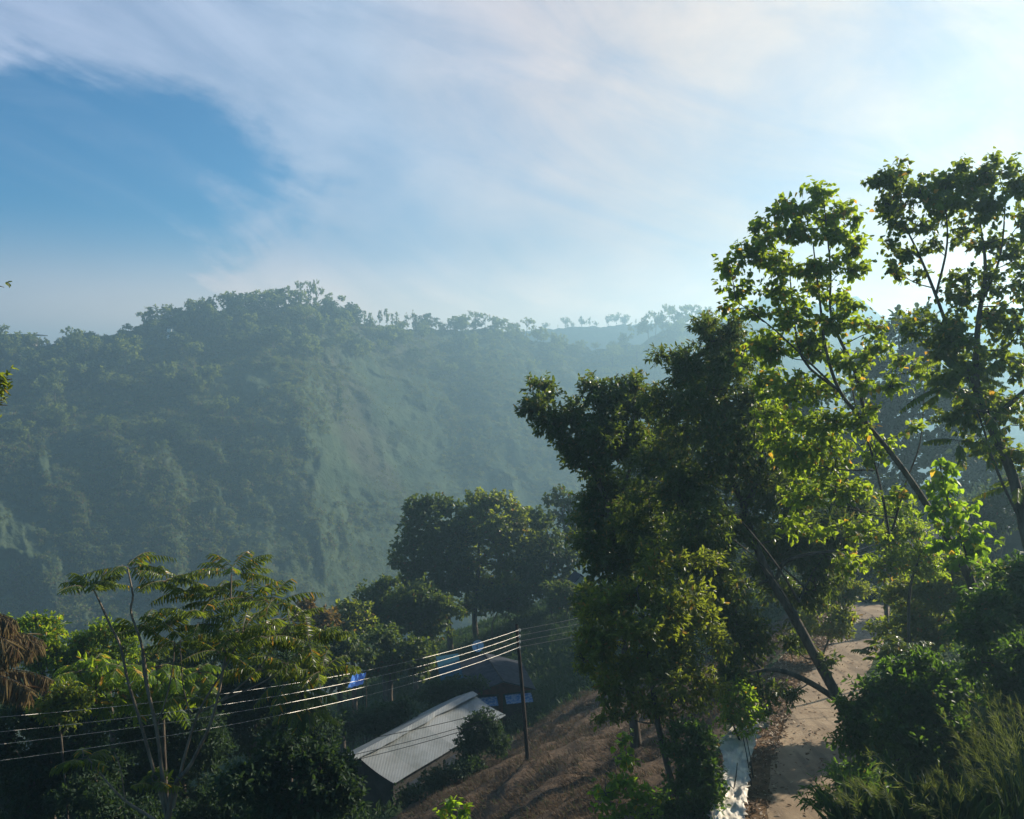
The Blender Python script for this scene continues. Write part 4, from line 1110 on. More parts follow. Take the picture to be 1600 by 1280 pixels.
def build_far_trees():
    rng = np.random.default_rng(5)
    protos = {}
    for st, lf, n in (('umbrella', 'far', 3), ('tall', 'far', 3), ('round', 'far', 3), ('round', 'pine', 2), ('cone', 'pine', 2)):
        for k in range(n):
            protos.setdefault(st + lf, []).append(far_tree_mesh("far_tree", rng, st, lf))
    used = set()
    def put(name, u, t, h, key, label, group, loc=None, wide=1.0):
        src = protos[key][rng.integers(len(protos[key]))]
        o = src.copy() if src.name in used else src
        if src.name in used:
            COL.objects.link(o)
        used.add(src.name)
        o.name = name
        p = hill_xyz(np.array([u]), np.array([t]))[0] if loc is None else loc
        o.location = tuple(float(c) for c in p)
        s = h / 10.0
        o.scale = (s * wide * rng.uniform(.85, 1.2), s * wide * rng.uniform(.85, 1.2), s)
        o.rotation_euler = (rng.normal() * .04, rng.normal() * .04, rng.uniform(0, 6.28))
        o['label'] = label; o['category'] = 'tree'
        if group: o['group'] = group
        return o
    def top(u, py_top, key, label, name="crest_tree", group=None, t=.0, wide=1.0):
        base = hill_xyz(np.array([u]), np.array([t]))[0]
        want = -(py_top - 600) / F * base[1]
        return put(name, u, t, max(4.0, want - base[2]) * 1.02, key, label, group, wide=wide)
    # singular trees of the skyline
    top(8, 480, 'umbrellafar', "wide umbrella-crowned tree on the far crest at the left edge, beside the flat-roofed house", wide=.9)
    top(66, 517, 'tallfar', "lone tiny-crowned thin tree sticking up from the crest right of the flat-roofed house", t=.0, wide=.35)
    top(163, 501, 'umbrellafar', "small umbrella-crowned tree on the far crest just right of the low long building", wide=.85)
    top(182, 513, 'roundpine', "dark round tree on the far crest right of the small umbrella-crowned tree")
    top(226, 486, 'umbrellafar', "umbrella-crowned tree rising from dark wood at the left foot of the far summit", wide=.75)
    top(347, 452, 'umbrellafar', "umbrella-crowned tree standing above the crest left of the summit cluster", wide=.7)
    for u, y in ((446, 450), (460, 438), (472, 441), (486, 439), (495, 446)):
        top(u, y, 'umbrellafar' if u != 446 else 'tallfar', "tall airy tree of the cluster on the far hill's highest summit", "summit_tree", "tall trees clustered on the summit", wide=.42)
    top(742, 486, 'umbrellafar', "broad umbrella-crowned tree on the hazy crest in the middle of the photo", wide=.7)
    top(822, 498, 'umbrellafar', "umbrella-crowned tree at the end of the front crest, before the row of small trees", wide=.75)
    top(1045, 477, 'umbrellafar', "tall hazy tree on the crest just left of the near dark trees", wide=.6)
    G1 = "woodland trees along the far crest"
    L1 = "hazy woodland tree along the crest line of the far hill"
    for u, y, k in ((205, 503, 'roundpine'), (218, 508, 'roundpine'), (240, 500, 'roundpine'), (255, 494, 'roundpine'), (270, 484, 'roundfar'), (283, 482, 'roundpine'), (292, 474, 'tallfar'), (300, 470, 'roundfar'), (312, 463, 'roundfar'),
                    (325, 466, 'roundpine'), (338, 466, 'roundfar'), (360, 464, 'roundfar'), (374, 457, 'roundfar'), (386, 458, 'tallfar'), (398, 455, 'roundfar'), (408, 452, 'tallfar'), (420, 456, 'tallfar'), (432, 450, 'roundfar'),
                    (508, 470, 'tallfar'), (520, 478, 'roundfar'), (532, 478, 'conepine'), (545, 486, 'roundfar'), (556, 492, 'roundfar'), (568, 486, 'tallfar'), (578, 490, 'tallfar'), (592, 486, 'tallfar'), (604, 484, 'tallfar'), (612, 490, 'tallfar'),
                    (622, 488, 'tallfar'), (634, 492, 'tallfar'), (645, 488, 'tallfar'), (656, 500, 'roundfar'), (668, 502, 'roundfar'), (680, 500, 'tallfar'), (694, 505, 'roundfar'), (706, 500, 'roundfar'), (718, 494, 'roundfar'), (730, 490, 'roundfar'),
                    (756, 490, 'umbrellafar'), (768, 492, 'roundfar'), (780, 495, 'roundfar'), (792, 502, 'roundfar'), (806, 503, 'roundfar'), (838, 508, 'roundfar'), (850, 520, 'roundfar'), (868, 526, 'roundfar'), (885, 528, 'tallfar'), (905, 530, 'roundfar'),
                    (930, 534, 'roundfar'), (955, 532, 'roundfar'), (1012, 492, 'roundfar'), (1024, 486, 'umbrellafar'), (1034, 490, 'roundfar'), (1060, 480, 'roundfar'), (1072, 476, 'umbrellafar'), (1084, 474, 'umbrellafar'), (1100, 478, 'roundfar'),
                    (90, 530, 'roundpine'), (104, 528, 'roundpine'), (112, 525, 'roundpine'), (148, 518, 'roundpine'), (44, 538, 'roundpine'), (-20, 500, 'roundfar'), (-40, 510, 'roundfar'), (76, 534, 'roundpine'), (24, 522, 'roundpine'), (0, 520, 'roundpine')):
        top(u + rng.normal() * 2, y, k, L1, "crest_tree", G1, t=rng.uniform(-.01, .03), wide=1.0 if 'round' in k else (.7 if 'umb' not in k else .7))
    # the row of little trees on the paler ridge behind
    for u in np.arange(852, 1018, 7.5):
        uu = u + rng.normal() * 5
        D = 958.0
        zb = -(np.interp(uu, [840, 900, 1000, 1100], [514, 511, 506, 503]) - 600) / F * D - 1
        put("ridge_tree", 0, 0, rng.choice([5, 7, 9, 12, 15]) * rng.uniform(.85, 1.15), 'tallfar' if rng.random() < .5 else 'roundfar', "tiny pale tree in the row on the paler ridge behind the front crest", "row of trees on the paler ridge",
            loc=((uu - 800) / F * D, D, zb), wide=.8)
    # woods of the upper hillside
    n = 0
    while n < 290:
        u = rng.uniform(-60, 1080); t = rng.beta(1.1, 4.2) * .75
        if u < 215 and t < .06: continue
        if t > .3 and rng.random() < .55: continue
        w = 1.0 if u < 560 else .38
        if t > .2 and vnoise(u / 55. + 3, t * 9.) < (.02 if u < 330 else .18): continue
        if rng.random() > w: continue
        key = rng.choice(['roundfar', 'roundfar', 'roundpine', 'tallfar', 'conepine'], p=[.38, .2, .24, .1, .08])
        put("hillside_tree", u, t, rng.choice([6.5, 8, 9.5, 12, 15]) * rng.uniform(.85, 1.15) * (1 - .35 * t), key, "hazy woodland tree on the far hill's upper slope, below the crest", "woodland trees on the upper slope of the far hill")
        n += 1
    # scrub that nobody could count
    g = Geo()
    N = 20000
    u = rng.uniform(-120, 1150, N); t = rng.beta(1.2, 1.5, N)
    p = hill_xyz(u, t)
    bare = smooth((t - .2) / .12) * smooth((u - 120) / 150.) * .2
    keep = vnoise(p[:, 0] / 26., p[:, 2] / 20.) + .55 * rng.random(N) > -.05 + bare
    p = p[keep]; u = u[keep]
    for k in range(len(p)):
        r = rng.uniform(.7, 1.5) + 1.3 * rng.random() ** 4
        m = int(14 + 14 * r)
        dr = rand_unit(rng, m); dr[:, 2] = np.abs(dr[:, 2])
        q = p[k] + dr * np.array([r, r, r * .85]) * rng.uniform(.5, 1, (m, 1))
        s = rng.uniform(.7, 1.2, m)
        leaves(g, q, unit(rand_unit(rng, m) + dr * .4), unit(dr + rand_unit(rng, m) * .5), (.5 + .32 * r) * s, (.35 + .22 * r) * s, 'quad')
    # knee-high tufts on the open slopes
    N = 26000
    u = rng.uniform(80, 1000, N); t = rng.uniform(.12, .95, N)
    p = hill_xyz(u, t)
    p = p[vnoise(p[:, 0] / 9., p[:, 2] / 7.) + .5 * rng.random(N) > .05]
    m = 7
    r = rng.uniform(.4, 1.1, (len(p), 1, 1))
    dr = rand_unit(rng, len(p) * m).reshape(-1, m, 3); dr[:, :, 2] = np.abs(dr[:, :, 2])
    q = (p[:, None, :] + dr * r * [1, 1, .8]).reshape(-1, 3)
    dr = dr.reshape(-1, 3)
    s = np.repeat(r.ravel(), m) * rng.uniform(.6, 1.1, len(q))
    leaves(g, q, unit(rand_unit(rng, len(q)) + dr * .4), unit(dr + rand_unit(rng, len(q)) * .5), s, .7 * s, 'quad')
    kind(g.obj("hillside_scrub", M['scrub']), 'stuff')


build_far_trees()

# ------------------------------------------------------------------ buildings
def xf(c, az, pts):
    """local (along, across, up) to world, turned by az about the vertical at c"""
    pts = np.asarray(pts, float).reshape(-1, 3)
    e = np.array([math.cos(az), math.sin(az), 0]); f = np.array([-math.sin(az), math.cos(az), 0])
    return np.asarray(c, float) + pts[:, :1] * e + pts[:, 1:2] * f + pts[:, 2:] * np.array([0, 0, 1.0])


def axes(az):
    return np.array([[math.cos(az), math.sin(az), 0], [-math.sin(az), math.cos(az), 0], [0, 0, 1]])


def long_house():
    a = P(617, 1225, 43.0); b = P(790, 1112, 52.0)      # ends of the lower eave
    b[2] = a[2] + .05
    az = math.atan2(b[1] - a[1], b[0] - a[0]); ln = float(np.hypot(*(b - a)[:2]))
    rng = np.random.default_rng(3)
    base = np.array([a[0], a[1], G(a[0], a[1])])
    root = empty("house", base, "long low house with a weathered grey sheet roof below the dry bank", "house")
    # local frame: along = eave direction, across = uphill of the roof (away from the camera's right)
    W, H = 2.55, .86
    g = Geo()
    n = 6
    for i in range(n):          # front slope: six sheets, each lapping the next, sagging a little
        x0 = ln * i / n - .04; x1 = ln * (i + 1) / n + .05
        for r, (s0, s1) in enumerate(((0, 1.0),)):
            k = 7
            sx = np.linspace(x0, x1, k); sy = np.linspace(s0, s1, 9)
            X, S = np.meshgrid(sx, sy, indexing='ij')
            sag = -.10 * np.sin(S * math.pi) + .025 * np.sin(X * .8 + 1)
            lift = .012 + .03 * r + .006 * (X - x0)
            Z = H * S + sag + lift
            V = xf(a, az, np.stack([X, W * S, Z], -1))
            q = grid_quads(k, 9)
            m = len(V)
            g.add(np.concatenate([V, V - [0, 0, .02]]), np.concatenate([q, q[:, ::-1] + m]))
    g.obj("roof", M['roof'], root, base)
    # ridge flap and rear slope, standing a little above the front sheets
    g = Geo()
    sx = np.linspace(-.9, ln + .1, 26)
    rag = .10 * fbm(sx * .9, sx * 0 + 2, 3)
    prof = [(W - .38, H + .02), (W - .02, H + .15), (W + 1.2, H - .42), (W + 2.5, H - 1.15)]
    V = []
    for j, (y, z) in enumerate(prof):
        yy = y + (rag if j == 0 else 0); zz = z + .025 * np.sin(sx * .8 + 1)
        V.append(np.stack([sx, np.broadcast_to(yy, sx.shape), zz], -1))
    V = xf(a, az, np.stack(V, 0).reshape(-1, 3))
    q = grid_quads(4, len(sx)); m = len(V)
    g.add(np.concatenate([V, V - [0, 0, .03]]), np.concatenate([q, q[:, ::-1] + m]))
    g.obj("rear_roof", M['roof'], root, base)
    g = Geo()
    bot = base[2] - a[2] - 1.5
    ax = axes(az)
    g.box(xf(a, az, [[ln / 2, .40, (bot - .12) / 2]])[0], (ln - .5, .16, -.12 - bot), ax)
    g.box(xf(a, az, [[ln / 2, W * 2 - .6, (bot - .1) / 2]])[0], (ln - .5, .16, -.1 - bot), ax)
    for x in (.25, ln - .25):      # gable walls up to the ridge
        V = xf(a, az, [[x - .08, .49, bot], [x - .08, .49, .04], [x - .08, W, H - .17], [x - .08, 2 * W - .70, .06], [x - .08, 2 * W - .70, bot], [x - .08, W, bot],
                       [x + .08, .49, bot], [x + .08, .49, .04], [x + .08, W, H - .17], [x + .08, 2 * W - .70, .06], [x + .08, 2 * W - .70, bot], [x + .08, W, bot]])
        g.add(V, [[0, 1, 2, 5], [5, 2, 3, 4], [11, 8, 7, 6], [10, 9, 8, 11], [1, 7, 8, 2], [2, 8, 9, 3]])
    g.obj("wall", M['darkwall'], root, base)
    for x in (2.0, 5.2, 8.4):
        g = Geo(); g.box(xf(a, az, [[x, .30, -1.0]])[0], (1.1, .05, .9), ax); w = g.obj("window", M['darkwall'], root, base)
        g = Geo(); g.box(xf(a, az, [[x, .268, -1.0]])[0], (.95, .015, .75), ax); g.obj("pane", M['glass'], w, None).location = tuple(-base)
    return a, az, ln


def slate_house():
    apex = P(785, 1063, 57.0); back = P(757, 1017, 62.5)
    back[2] = apex[2]
    d = back - apex; az = math.atan2(d[1], d[0]); ln = float(np.hypot(d[0], d[1]))
    base = np.array([apex[0], apex[1], G(apex[0], apex[1])])
    root = empty("house", base, "small gabled house with a dark slate-blue roof and red gable board, behind the long roof", "house")
    w, h = 2.3, .75
    g = Geo()
    for sgn in (-1, 1):
        q = xf(apex, az, [[-.35, 0, 0], [ln + .3, 0, 0], [ln + .3, sgn * w * 1.25, -h * 1.2], [-.35, sgn * w * .98, -h]])
        g.slab(q if sgn < 0 else q[::-1], .05)
    g.obj("roof", M['slate'], root, base)
    g = Geo(); g.tube(xf(apex, az, [[-.38, 0, .04], [ln + .3, 0, .04]]), .07, 6, 1); g.obj("ridge_cap", M['darkwall'], root, base)
    bot = base[2] - apex[2] - 2.0
    g = Geo()
    ax = axes(az)
    for sgn in (-1, 1):
        g.box(xf(apex, az, [[ln / 2 + .1, sgn * (w - .5), (bot - h - .05) / 2]])[0], (ln - .4, .14, -h - .05 - bot + .14), ax)
    g.box(xf(apex, az, [[.45, 0, (bot - h - .15) / 2]])[0], (.12, 2 * (w - .6), -h - .15 - bot), ax)
    g.box(xf(apex, az, [[ln - .2, 0, (bot - h - .1) / 2]])[0], (.12, 2 * (w - .6), -h - .1 - bot), ax)
    g.obj("wall", M['darkwall'], root, base)
    g = Geo()
    V = xf(apex, az, [[-.22, -w * .93, -h * .98], [-.22, 0, -.09], [-.22, w * .93, -h * .98], [-.22, 0, -h * 1.0 - .12], [-.16, -w * .93, -h * .98], [-.16, 0, -.09], [-.16, w * .93, -h * .98], [-.16, 0, -h * 1.0 - .12]])
    g.add(V, [[0, 1, 2, 3], [7, 6, 5, 4], [0, 4, 5, 1], [1, 5, 6, 2], [2, 6, 7, 3], [3, 7, 4, 0]])
    g.obj("gable_board", M['redpaint'], root, base)
    g = Geo(); g.box(xf(apex, az, [[-.12, .15, (-h + bot) / 2]])[0], (.2, .28, h * 0 - h - bot), ax); g.obj("post", M['redpaint'], root, base)
    for y0, y1, z in ((-w * .85, -.12, -h - .52), (.45, w * .8, -h - .55)):
        g = Geo()
        g.slab(xf(apex, az, [[-.15, y1, z + .28], [-.15, y0, z + .28], [-.75, y0, z - .12], [-.75, y1, z - .12]]), .03)
        g.obj("awning", M['bluewhite'], root, base)
        g = Geo(); g.box(xf(apex, az, [[.36, (y0 + y1) / 2, z - .15]])[0], (.04, (y1 - y0) * .6, .7), ax); g.obj("window", M['glass'], root, base)


def gable_hut(name, label, c, az, ln, w, eave, rise, wallm, roofm, down=1.5, windows=(), chimney=False):
    """small house: c is the middle of the ground plan, eave height over it"""
    root = empty(name, c, label, "house")
    ax = axes(az)
    g = Geo()
    g.box(xf(c, az, [[0, 0, (eave - down) / 2]])[0], (ln, w, eave + down), ax)
    for s in (-1, 1):
        V = xf(c, az, [[s * ln / 2, -w / 2, eave], [s * ln / 2, w / 2, eave], [s * ln / 2, .01, eave + rise * .97], [s * ln / 2, -.01, eave + rise * .97]])
        V2 = xf(c, az, [[s * (ln / 2 - .1), -w / 2, eave], [s * (ln / 2 - .1), w / 2, eave], [s * (ln / 2 - .1), .01, eave + rise * .97], [s * (ln / 2 - .1), -.01, eave + rise * .97]])
        g.add(np.concatenate([V, V2]), [[0, 1, 2, 3], [7, 6, 5, 4], [1, 5, 6, 2], [0, 3, 7, 4]])
    g.obj("wall", wallm, root, c)
    g = Geo()
    o = .35
    for s in (-1, 1):
        q = xf(c, az, [[-ln / 2 - o, 0, eave + rise + .03], [ln / 2 + o, 0, eave + rise + .03], [ln / 2 + o, s * (w / 2 + o), eave - rise * 2 * o / w + .03], [-ln / 2 - o, s * (w / 2 + o), eave - rise * 2 * o / w + .03]])
        g.slab(q if s < 0 else q[::-1], .06)
    g.obj("roof", roofm, root, c)
    for side, x, z, ww, hh, mat in windows:
        g = Geo(); g.box(xf(c, az, [[x, side * (w / 2 + .015), z]])[0], (ww + .16, .06, hh + .16), ax); f = g.obj("window", M['whitewall'], root, c)
        g = Geo(); g.box(xf(c, az, [[x, side * (w / 2 + .05), z]])[0], (ww, .03, hh), ax); p = g.obj("pane", mat, f, None); p.location = tuple(-float(v) for v in c)
    return root


def buildings():
    long_house()
    slate_house()
    # blue sheet roof of a lean-to
    q = np.array([P(681, 1026, 61), P(716, 1021, 61.5), P(724, 1060, 57.5), P(689, 1064, 57)])
    base = np.array([q[:, 0].mean(), q[:, 1].mean(), G(q[:, 0].mean(), q[:, 1].mean())])
    root = empty("lean_to", base, "open lean-to under a plain blue sheet roof, left of the slate-blue roof", "shed")
    g = Geo(); g.slab(q[::-1] if np.cross(q[1] - q[0], q[3] - q[0])[2] < 0 else q, .04); g.obj("roof", M['blue'], root, base)
    for c in q:
        g = Geo(); e = c * .92 + q.mean(0) * .08
        g.tube([[e[0], e[1], G(e[0], e[1]) - .3], [e[0], e[1], e[2] - .03]], .05, 6, 1); g.obj("post", M['polewood'], root, base)
    # bright blue tarpaulin over a frame of sticks
    q = np.array([P(543, 1076, 54.5), P(567, 1069, 54.5), P(572, 1051, 57), P(551, 1055, 57)])
    base = np.array([q[:, 0].mean(), q[:, 1].mean(), G(q[:, 0].mean(), q[:, 1].mean())])
    root = empty("tarpaulin_shelter", base, "bright blue tarpaulin stretched over sticks among dark trees", "shelter")
    k = np.linspace(0, 1, 9)
    A, B = np.meshgrid(k, k, indexing='ij')
    V = (q[0] * (1 - A[..., None]) + q[1] * A[..., None]) * (1 - B[..., None]) + (q[3] * (1 - A[..., None]) + q[2] * A[..., None]) * B[..., None]
    V[..., 2] += -.22 * np.sin(A * math.pi) * np.sin(B * math.pi) + .04 * np.sin(A * 17 + B * 9)
    V = V.reshape(-1, 3); gq = grid_quads(9, 9)
    g = Geo(); g.add(np.concatenate([V, V - [0, 0, .012]]), np.concatenate([gq, gq[:, ::-1] + 81])); g.obj("sheet", M['tarpblue'], root, base)
    for c in q:
        g = Geo(); g.tube([[c[0], c[1], G(c[0], c[1]) - .2], c], .03, 5, 1); g.obj("post", M['polewood'], root, base)
    # satellite dish on a mast
    c = P(747, 1010, 64)
    base = np.array([c[0], c[1], G(c[0], c[1])])
    root = empty("satellite_dish", base, "round grey satellite dish on a mast behind the slate-blue roof", "dish")
    g = Geo(); r = np.linspace(0, 1, 6); th = np.linspace(0, 2 * math.pi, 19)
    R, TH = np.meshgrid(r, th, indexing='ij')
    nrm = unit(np.array([-.1, -.85, .5])); uu = unit(np.cross(nrm, [0, 0, 1.])); vv = np.cross(uu, nrm)
    V = c + .45 * R[..., None] * (np.cos(TH)[..., None] * uu + np.sin(TH)[..., None] * vv) + nrm * (.13 * R ** 2)[..., None]
    V = V.reshape(-1, 3); gq = grid_quads(6, 19)
    g.add(np.concatenate([V, V - nrm * .015]), np.concatenate([gq, gq[:, ::-1] + len(V)])); g.obj("reflector", M['dish'], root, base)
    g = Geo(); g.tube([[c[0], c[1] + .1, base[2] - .3], [c[0], c[1] + .1, c[2]]], .035, 6, 1); g.obj("mast", M['polewood'], root, base)
    g = Geo(); g.tube([c - vv * .4 + nrm * .12, c + nrm * .5 - vv * .1], .015, 5, 1); g.box(c + nrm * .5 - vv * .1, (.08, .1, .08)); g.obj("feed_arm", M['polewood'], root, base)
    # houses half hidden by leaves
    c = P(1420, 935, 60); c[2] = max(c[2], G(c[0], c[1]))
    gable_hut("house", "brown-walled house with a pale curtained window, glimpsed through leaves beyond the road pole", c, .15, 5.5, 4, 2.4, .9, M['brownwall'], M['slate'],
              windows=((-1, -.1, 1.35, .7, .8, M['paleglass']), (-1, 1.5, 1.35, .7, .8, M['paleglass'])))
    c = P(1605, 850, 58)
    gable_hut("house", "house with a dull grey roof edge showing at the right edge of the photo", c, .1, 6, 4, 1.6, .8, M['darkwall'], M['roof'], down=6, windows=((-1, -1.2, .7, .8, .8, M['glass']),))
    c = P(903, 907, 76)
    gable_hut("hut", "tiny whitewashed hut half hidden on the grassy slope behind the forked tree", c, -1.2, .8, .6, .3, .3, M['whitewall'], M['slate'], down=.3, windows=((1, .1, .05, .2, .2, M['glass']),))
    # on the far crest
    c = hill_xyz(np.array([34.]), np.array([-.01]))[0]
    root = empty("house", c, "flat-roofed house with a dark terrace on the far crest at the left edge", "house")
    g = Geo(); g.box(c + [0, 0, 2.4], (13, 8, 6)); g.box(c + [4, -3.6, 3.2], (8, 5, 5.6)); g.obj("wall", M['wall'], root, c)
    g = Geo(); g.box(c + [1.5, -1.0, 6.18], (19, 12, .4)); g.obj("roof", M['slate'], root, c)
    for dx in (1.8, 4.2, 6.4):
        g = Geo(); g.box(c + [dx, -6.13, 4.2], (1.7, .1, 1.7)); g.obj("window", M['glass'], root, c)
    g = Geo(); g.box(c + [4.2, -6.3, 2.5], (8.6, .5, .9)); g.obj("balcony", M['whitewall'], root, c)
    c = hill_xyz(np.array([130.]), np.array([-.005]))[0]
    root = empty("house", c, "low long building on the far crest between two wooded knolls", "house")
    g = Geo(); g.box(c + [0, 0, 1.8], (9.5, 6, 4.4)); g.obj("wall", M['wall'], root, c)
    g = Geo(); g.box(c + [0, 0, 4.13], (10.5, 7, .25)); g.obj("roof", M['slate'], root, c)
    for dx in (-2.5, .3, 3):
        g = Geo(); g.box(c + [dx, -3.04, 2.6], (1.3, .08, 1.2)); g.obj("window", M['glass'], root, c)
    c = hill_xyz(np.array([267.]), np.array([.11]))[0]
    root = empty("house", c, "white two-storey sliver of a house glowing in dark woods under the far crest", "house")
    g = Geo(); g.box(c + [0, 0, 3.4], (2.6, 3, 2.0)); g.box(c + [0, .1, 6.5], (2.2, 2.8, 2.0)); g.obj("wall", M['whitewall'], root, c)
    g = Geo(); g.box(c + [0, 0, 4.9], (3.2, 3.6, 1.0)); g.box(c + [0, 0, 7.75], (3.0, 3.6, .5)); g.obj("roof", M['slate'], root, c)
    g = Geo(); g.box(c + [0, 0, 1.2], (2.5, 2.9, 2.4)); g.obj("base", M['darkwall'], root, c)


buildings()

# ------------------------------------------------------------------ poles and wires
def utility_pole(label, foot, head, arms):
    base = foot
    root = empty("utility_pole", base, label, "pole")
    g = Geo(); g.tube([foot - [0, 0, .3], foot * .5 + head * .5, head], [.10, .085, .065], 10, 3); g.obj("shaft", M['polewood'], root, base, True)
    d = unit(head - foot)
    for p in arms:
        k = float(np.dot(p - foot, d)); onp = foot + d * k
        g = Geo(); g.tube([onp, (onp + p) / 2 + [0, 0, -.03], p - [0, 0, .06]], .018, 5, 2); br = g.obj("bracket", M['polewood'], root, base)
        g = Geo()
        for z, r in ((-.06, .04), (-.02, .05), (.02, .035)):
            g.tube([p + [0, 0, z - .02], p + [0, 0, z + .02]], r, 8, 1)
            a = np.arange(8) * math.pi / 4
        g.obj("insulator", M['porcelain'], br, None).location = tuple(-float(c) for c in base)
    return root


def build_poles():
    foot = P(826, 1240, 36.6); foot[2] = G(foot[0], foot[1])
    head = P(807, 976, 36.6)
    hp = [P(812, y, 36.45) for y in (984, 993, 1002, 1011)]
    utility_pole("dark leaning wooden pole on the dry bank beside the long roof, carrying four wires", foot, head, hp)
    f2 = P(1386, 1000, 44); f2[2] = G(f2[0], f2[1])
    h2 = P(1379, 792, 44)
    hp2 = [P(1375, y, 43.85) for y in (838, 848, 858, 868)]
    utility_pole("dark wooden pole beside the far bend of the dirt road, mostly hidden by leaves", f2, h2, hp2)
    names = ("topmost", "second from the top", "third from the top", "lowest")
    endy = (1104, 1129, 1150, 1178)
    for i in range(4):
        a, b = hp[i], hp2[i]
        e = P(-120, endy[i] + 26, 15.5)
        g = Geo()
        k = np.linspace(0, 1, 26)[:, None]
        s1 = e + (a - e) * k; s1[:, 2] -= (.55 * 4 * k * (1 - k))[:, 0]
        s2 = a + (b - a) * k; s2[:, 2] -= (.35 * 4 * k * (1 - k))[:, 0]
        tan = unit(s1[0] - s1[1])
        k2 = np.linspace(1, 0, 14)[:-1, None]
        s0 = e + tan * 38 * k2; s0[:, 2] += (2.2 * k2 ** 2)[:, 0]     # on past the left edge, behind the camera
        s1 = np.concatenate([s0, s1])
        g.tube(s1, .0055, 5, 1); g.tube(s2, .009, 5, 1)
        tag(g.obj("power_line", M['wire'], None, e), "%s of the four pale wires sagging left from the leaning pole" % names[i], "wire", "four wires of the leaning pole")
    for i, (py1, px0, py0, lab) in enumerate(((1098, 470, 1168, "highest of the three thin black cables crossing over the long grey roof"), (1107, 470, 1196, "middle one of the three thin black cables crossing over the long grey roof"), (1112, 470, 1207, "lowest of the three thin black cables crossing over the long grey roof"))):
        a = P(815, py1, 36.5); e = P(px0 - 80, py0 + 14, 33)
        k = np.linspace(0, 1, 20)[:, None]
        s = e + (a - e) * k; s[:, 2] -= (.25 * 4 * k * (1 - k))[:, 0]
        g = Geo(); g.tube(s, .013, 5, 1)
        tag(g.obj("cable", M['cable'], None, e), lab, "cable", "black cables over the long roof")
    for (x0, y0, x1, y1, lab) in ((1421, 877, 1470, 990, "longer of two slanting guy wires right of the road pole"), (1412, 936, 1448, 1010, "shorter guy wire slanting down just left of the longer one")):
        a = P(x0, y0, 36); e = P(x1, y1, 34)
        v = a - e
        e2 = e - v * .35
        g = Geo(); g.tube([e2, e, a], .014, 5, 1)
        tag(g.obj("guy_wire", M['wire'], None, e2), lab, "wire", "guy wires by the road pole")
    # the post that the guy wires hold
    q = P(1419, 872, 36.05)
    foot = np.array([q[0] + .05, q[1], G(q[0], q[1]) - .2])
    g = Geo(); g.tube([foot, q], [.06, .05], 8, 1)
    tag(g.obj("post", M['polewood'], None, foot), "slim dark post to which the two guy wires right of the road pole run", "post")


build_poles()

# ------------------------------------------------------------------ the white sheet, its stakes, litter and grasses
def crumpled(name, label, left, right, Y, seed, thick=.02):
    rng = np.random.default_rng(seed)
    left = np.array([P(*p) for p in left]); right = np.array([P(*p) for p in right])
    n, m = 80, 34
    tl = np.linspace(0, len(left) - 1, n); tr = np.linspace(0, len(right) - 1, n)
    Lc = np.stack([np.interp(tl, range(len(left)), left[:, i]) for i in range(3)], 1)
    Rc = np.stack([np.interp(tr, range(len(right)), right[:, i]) for i in range(3)], 1)
    k = np.linspace(0, 1, m)
    V = Lc[:, None, :] * (1 - k[None, :, None]) + Rc[:, None, :] * k[None, :, None]
    A, B = np.meshgrid(np.linspace(0, 1, n) * 11, k * 3.5, indexing='ij')
    f = fbm(A + seed, B + 3, 4); f2 = 1 - np.abs(fbm(A * 2.2 + B + 9 + seed, B * .9, 3))
    nr = np.array([-.5, -.45, .74])
    V = V + nr * (.09 * f + .09 * f2)[..., None]
    V[:, 0] += rng.normal(size=(n, 3)) * .05; V[:, -1] += rng.normal(size=(n, 3)) * .05
    V = V.reshape(-1, 3)
    q = grid_quads(n, m)
    g = Geo(); g.add(np.concatenate([V, V - nr * thick]), np.concatenate([q, q[:, ::-1] + len(V)]))
    o = g.obj(name, M['sheet'], None, V.mean(0), True)
    return tag(o, label, "sheet")


def build_sheet():
    crumpled("plastic_sheet", "crumpled white sheet draped along the bank at the left edge of the dirt road",
             [(1164, 1124, 27.5), (1126, 1158, 26.3), (1132, 1195, 25.2), (1124, 1235, 24), (1110, 1270, 23), (1108, 1320, 22)],
             [(1188, 1126, 27.8), (1180, 1160, 26.6), (1172, 1195, 25.4), (1170, 1232, 24.1), (1164, 1270, 23.1), (1172, 1320, 22)], 25, 1)
    crumpled("plastic_sheet", "small bundle of white sheet lying just beyond the long crumpled white sheet",
             [(1178, 1098, 29.0), (1180, 1118, 28.5), (1184, 1138, 28.1)], [(1192, 1102, 29.0), (1202, 1125, 28.6), (1199, 1138, 28.2)], 28, 2)
    for i, (x0, y0, x1, y1, Y, lab) in enumerate(((1161, 1152, 1172, 1216, 25.6, "long thin stake leaning on the white sheet, left of a close pair"), (1166, 1152, 1175, 1205, 25.7, "long thin stake leaning on the white sheet, right of a close pair"),
                                                  (1152, 1192, 1147, 1228, 24.6, "short dark stake standing in front of the white sheet"))):
        a = P(x0, y0, Y); b = P(x1, y1, Y - .5)
        b2 = b + (b - a) * .2
        g = Geo(); g.tube([b2, (a + b2) / 2 + [.02, 0, 0], a], [.018, .016, .012], 6, 2)
        tag(g.obj("stake", M['polewood'], None, b2), lab, "stake", "stakes at the white sheet")


build_sheet()


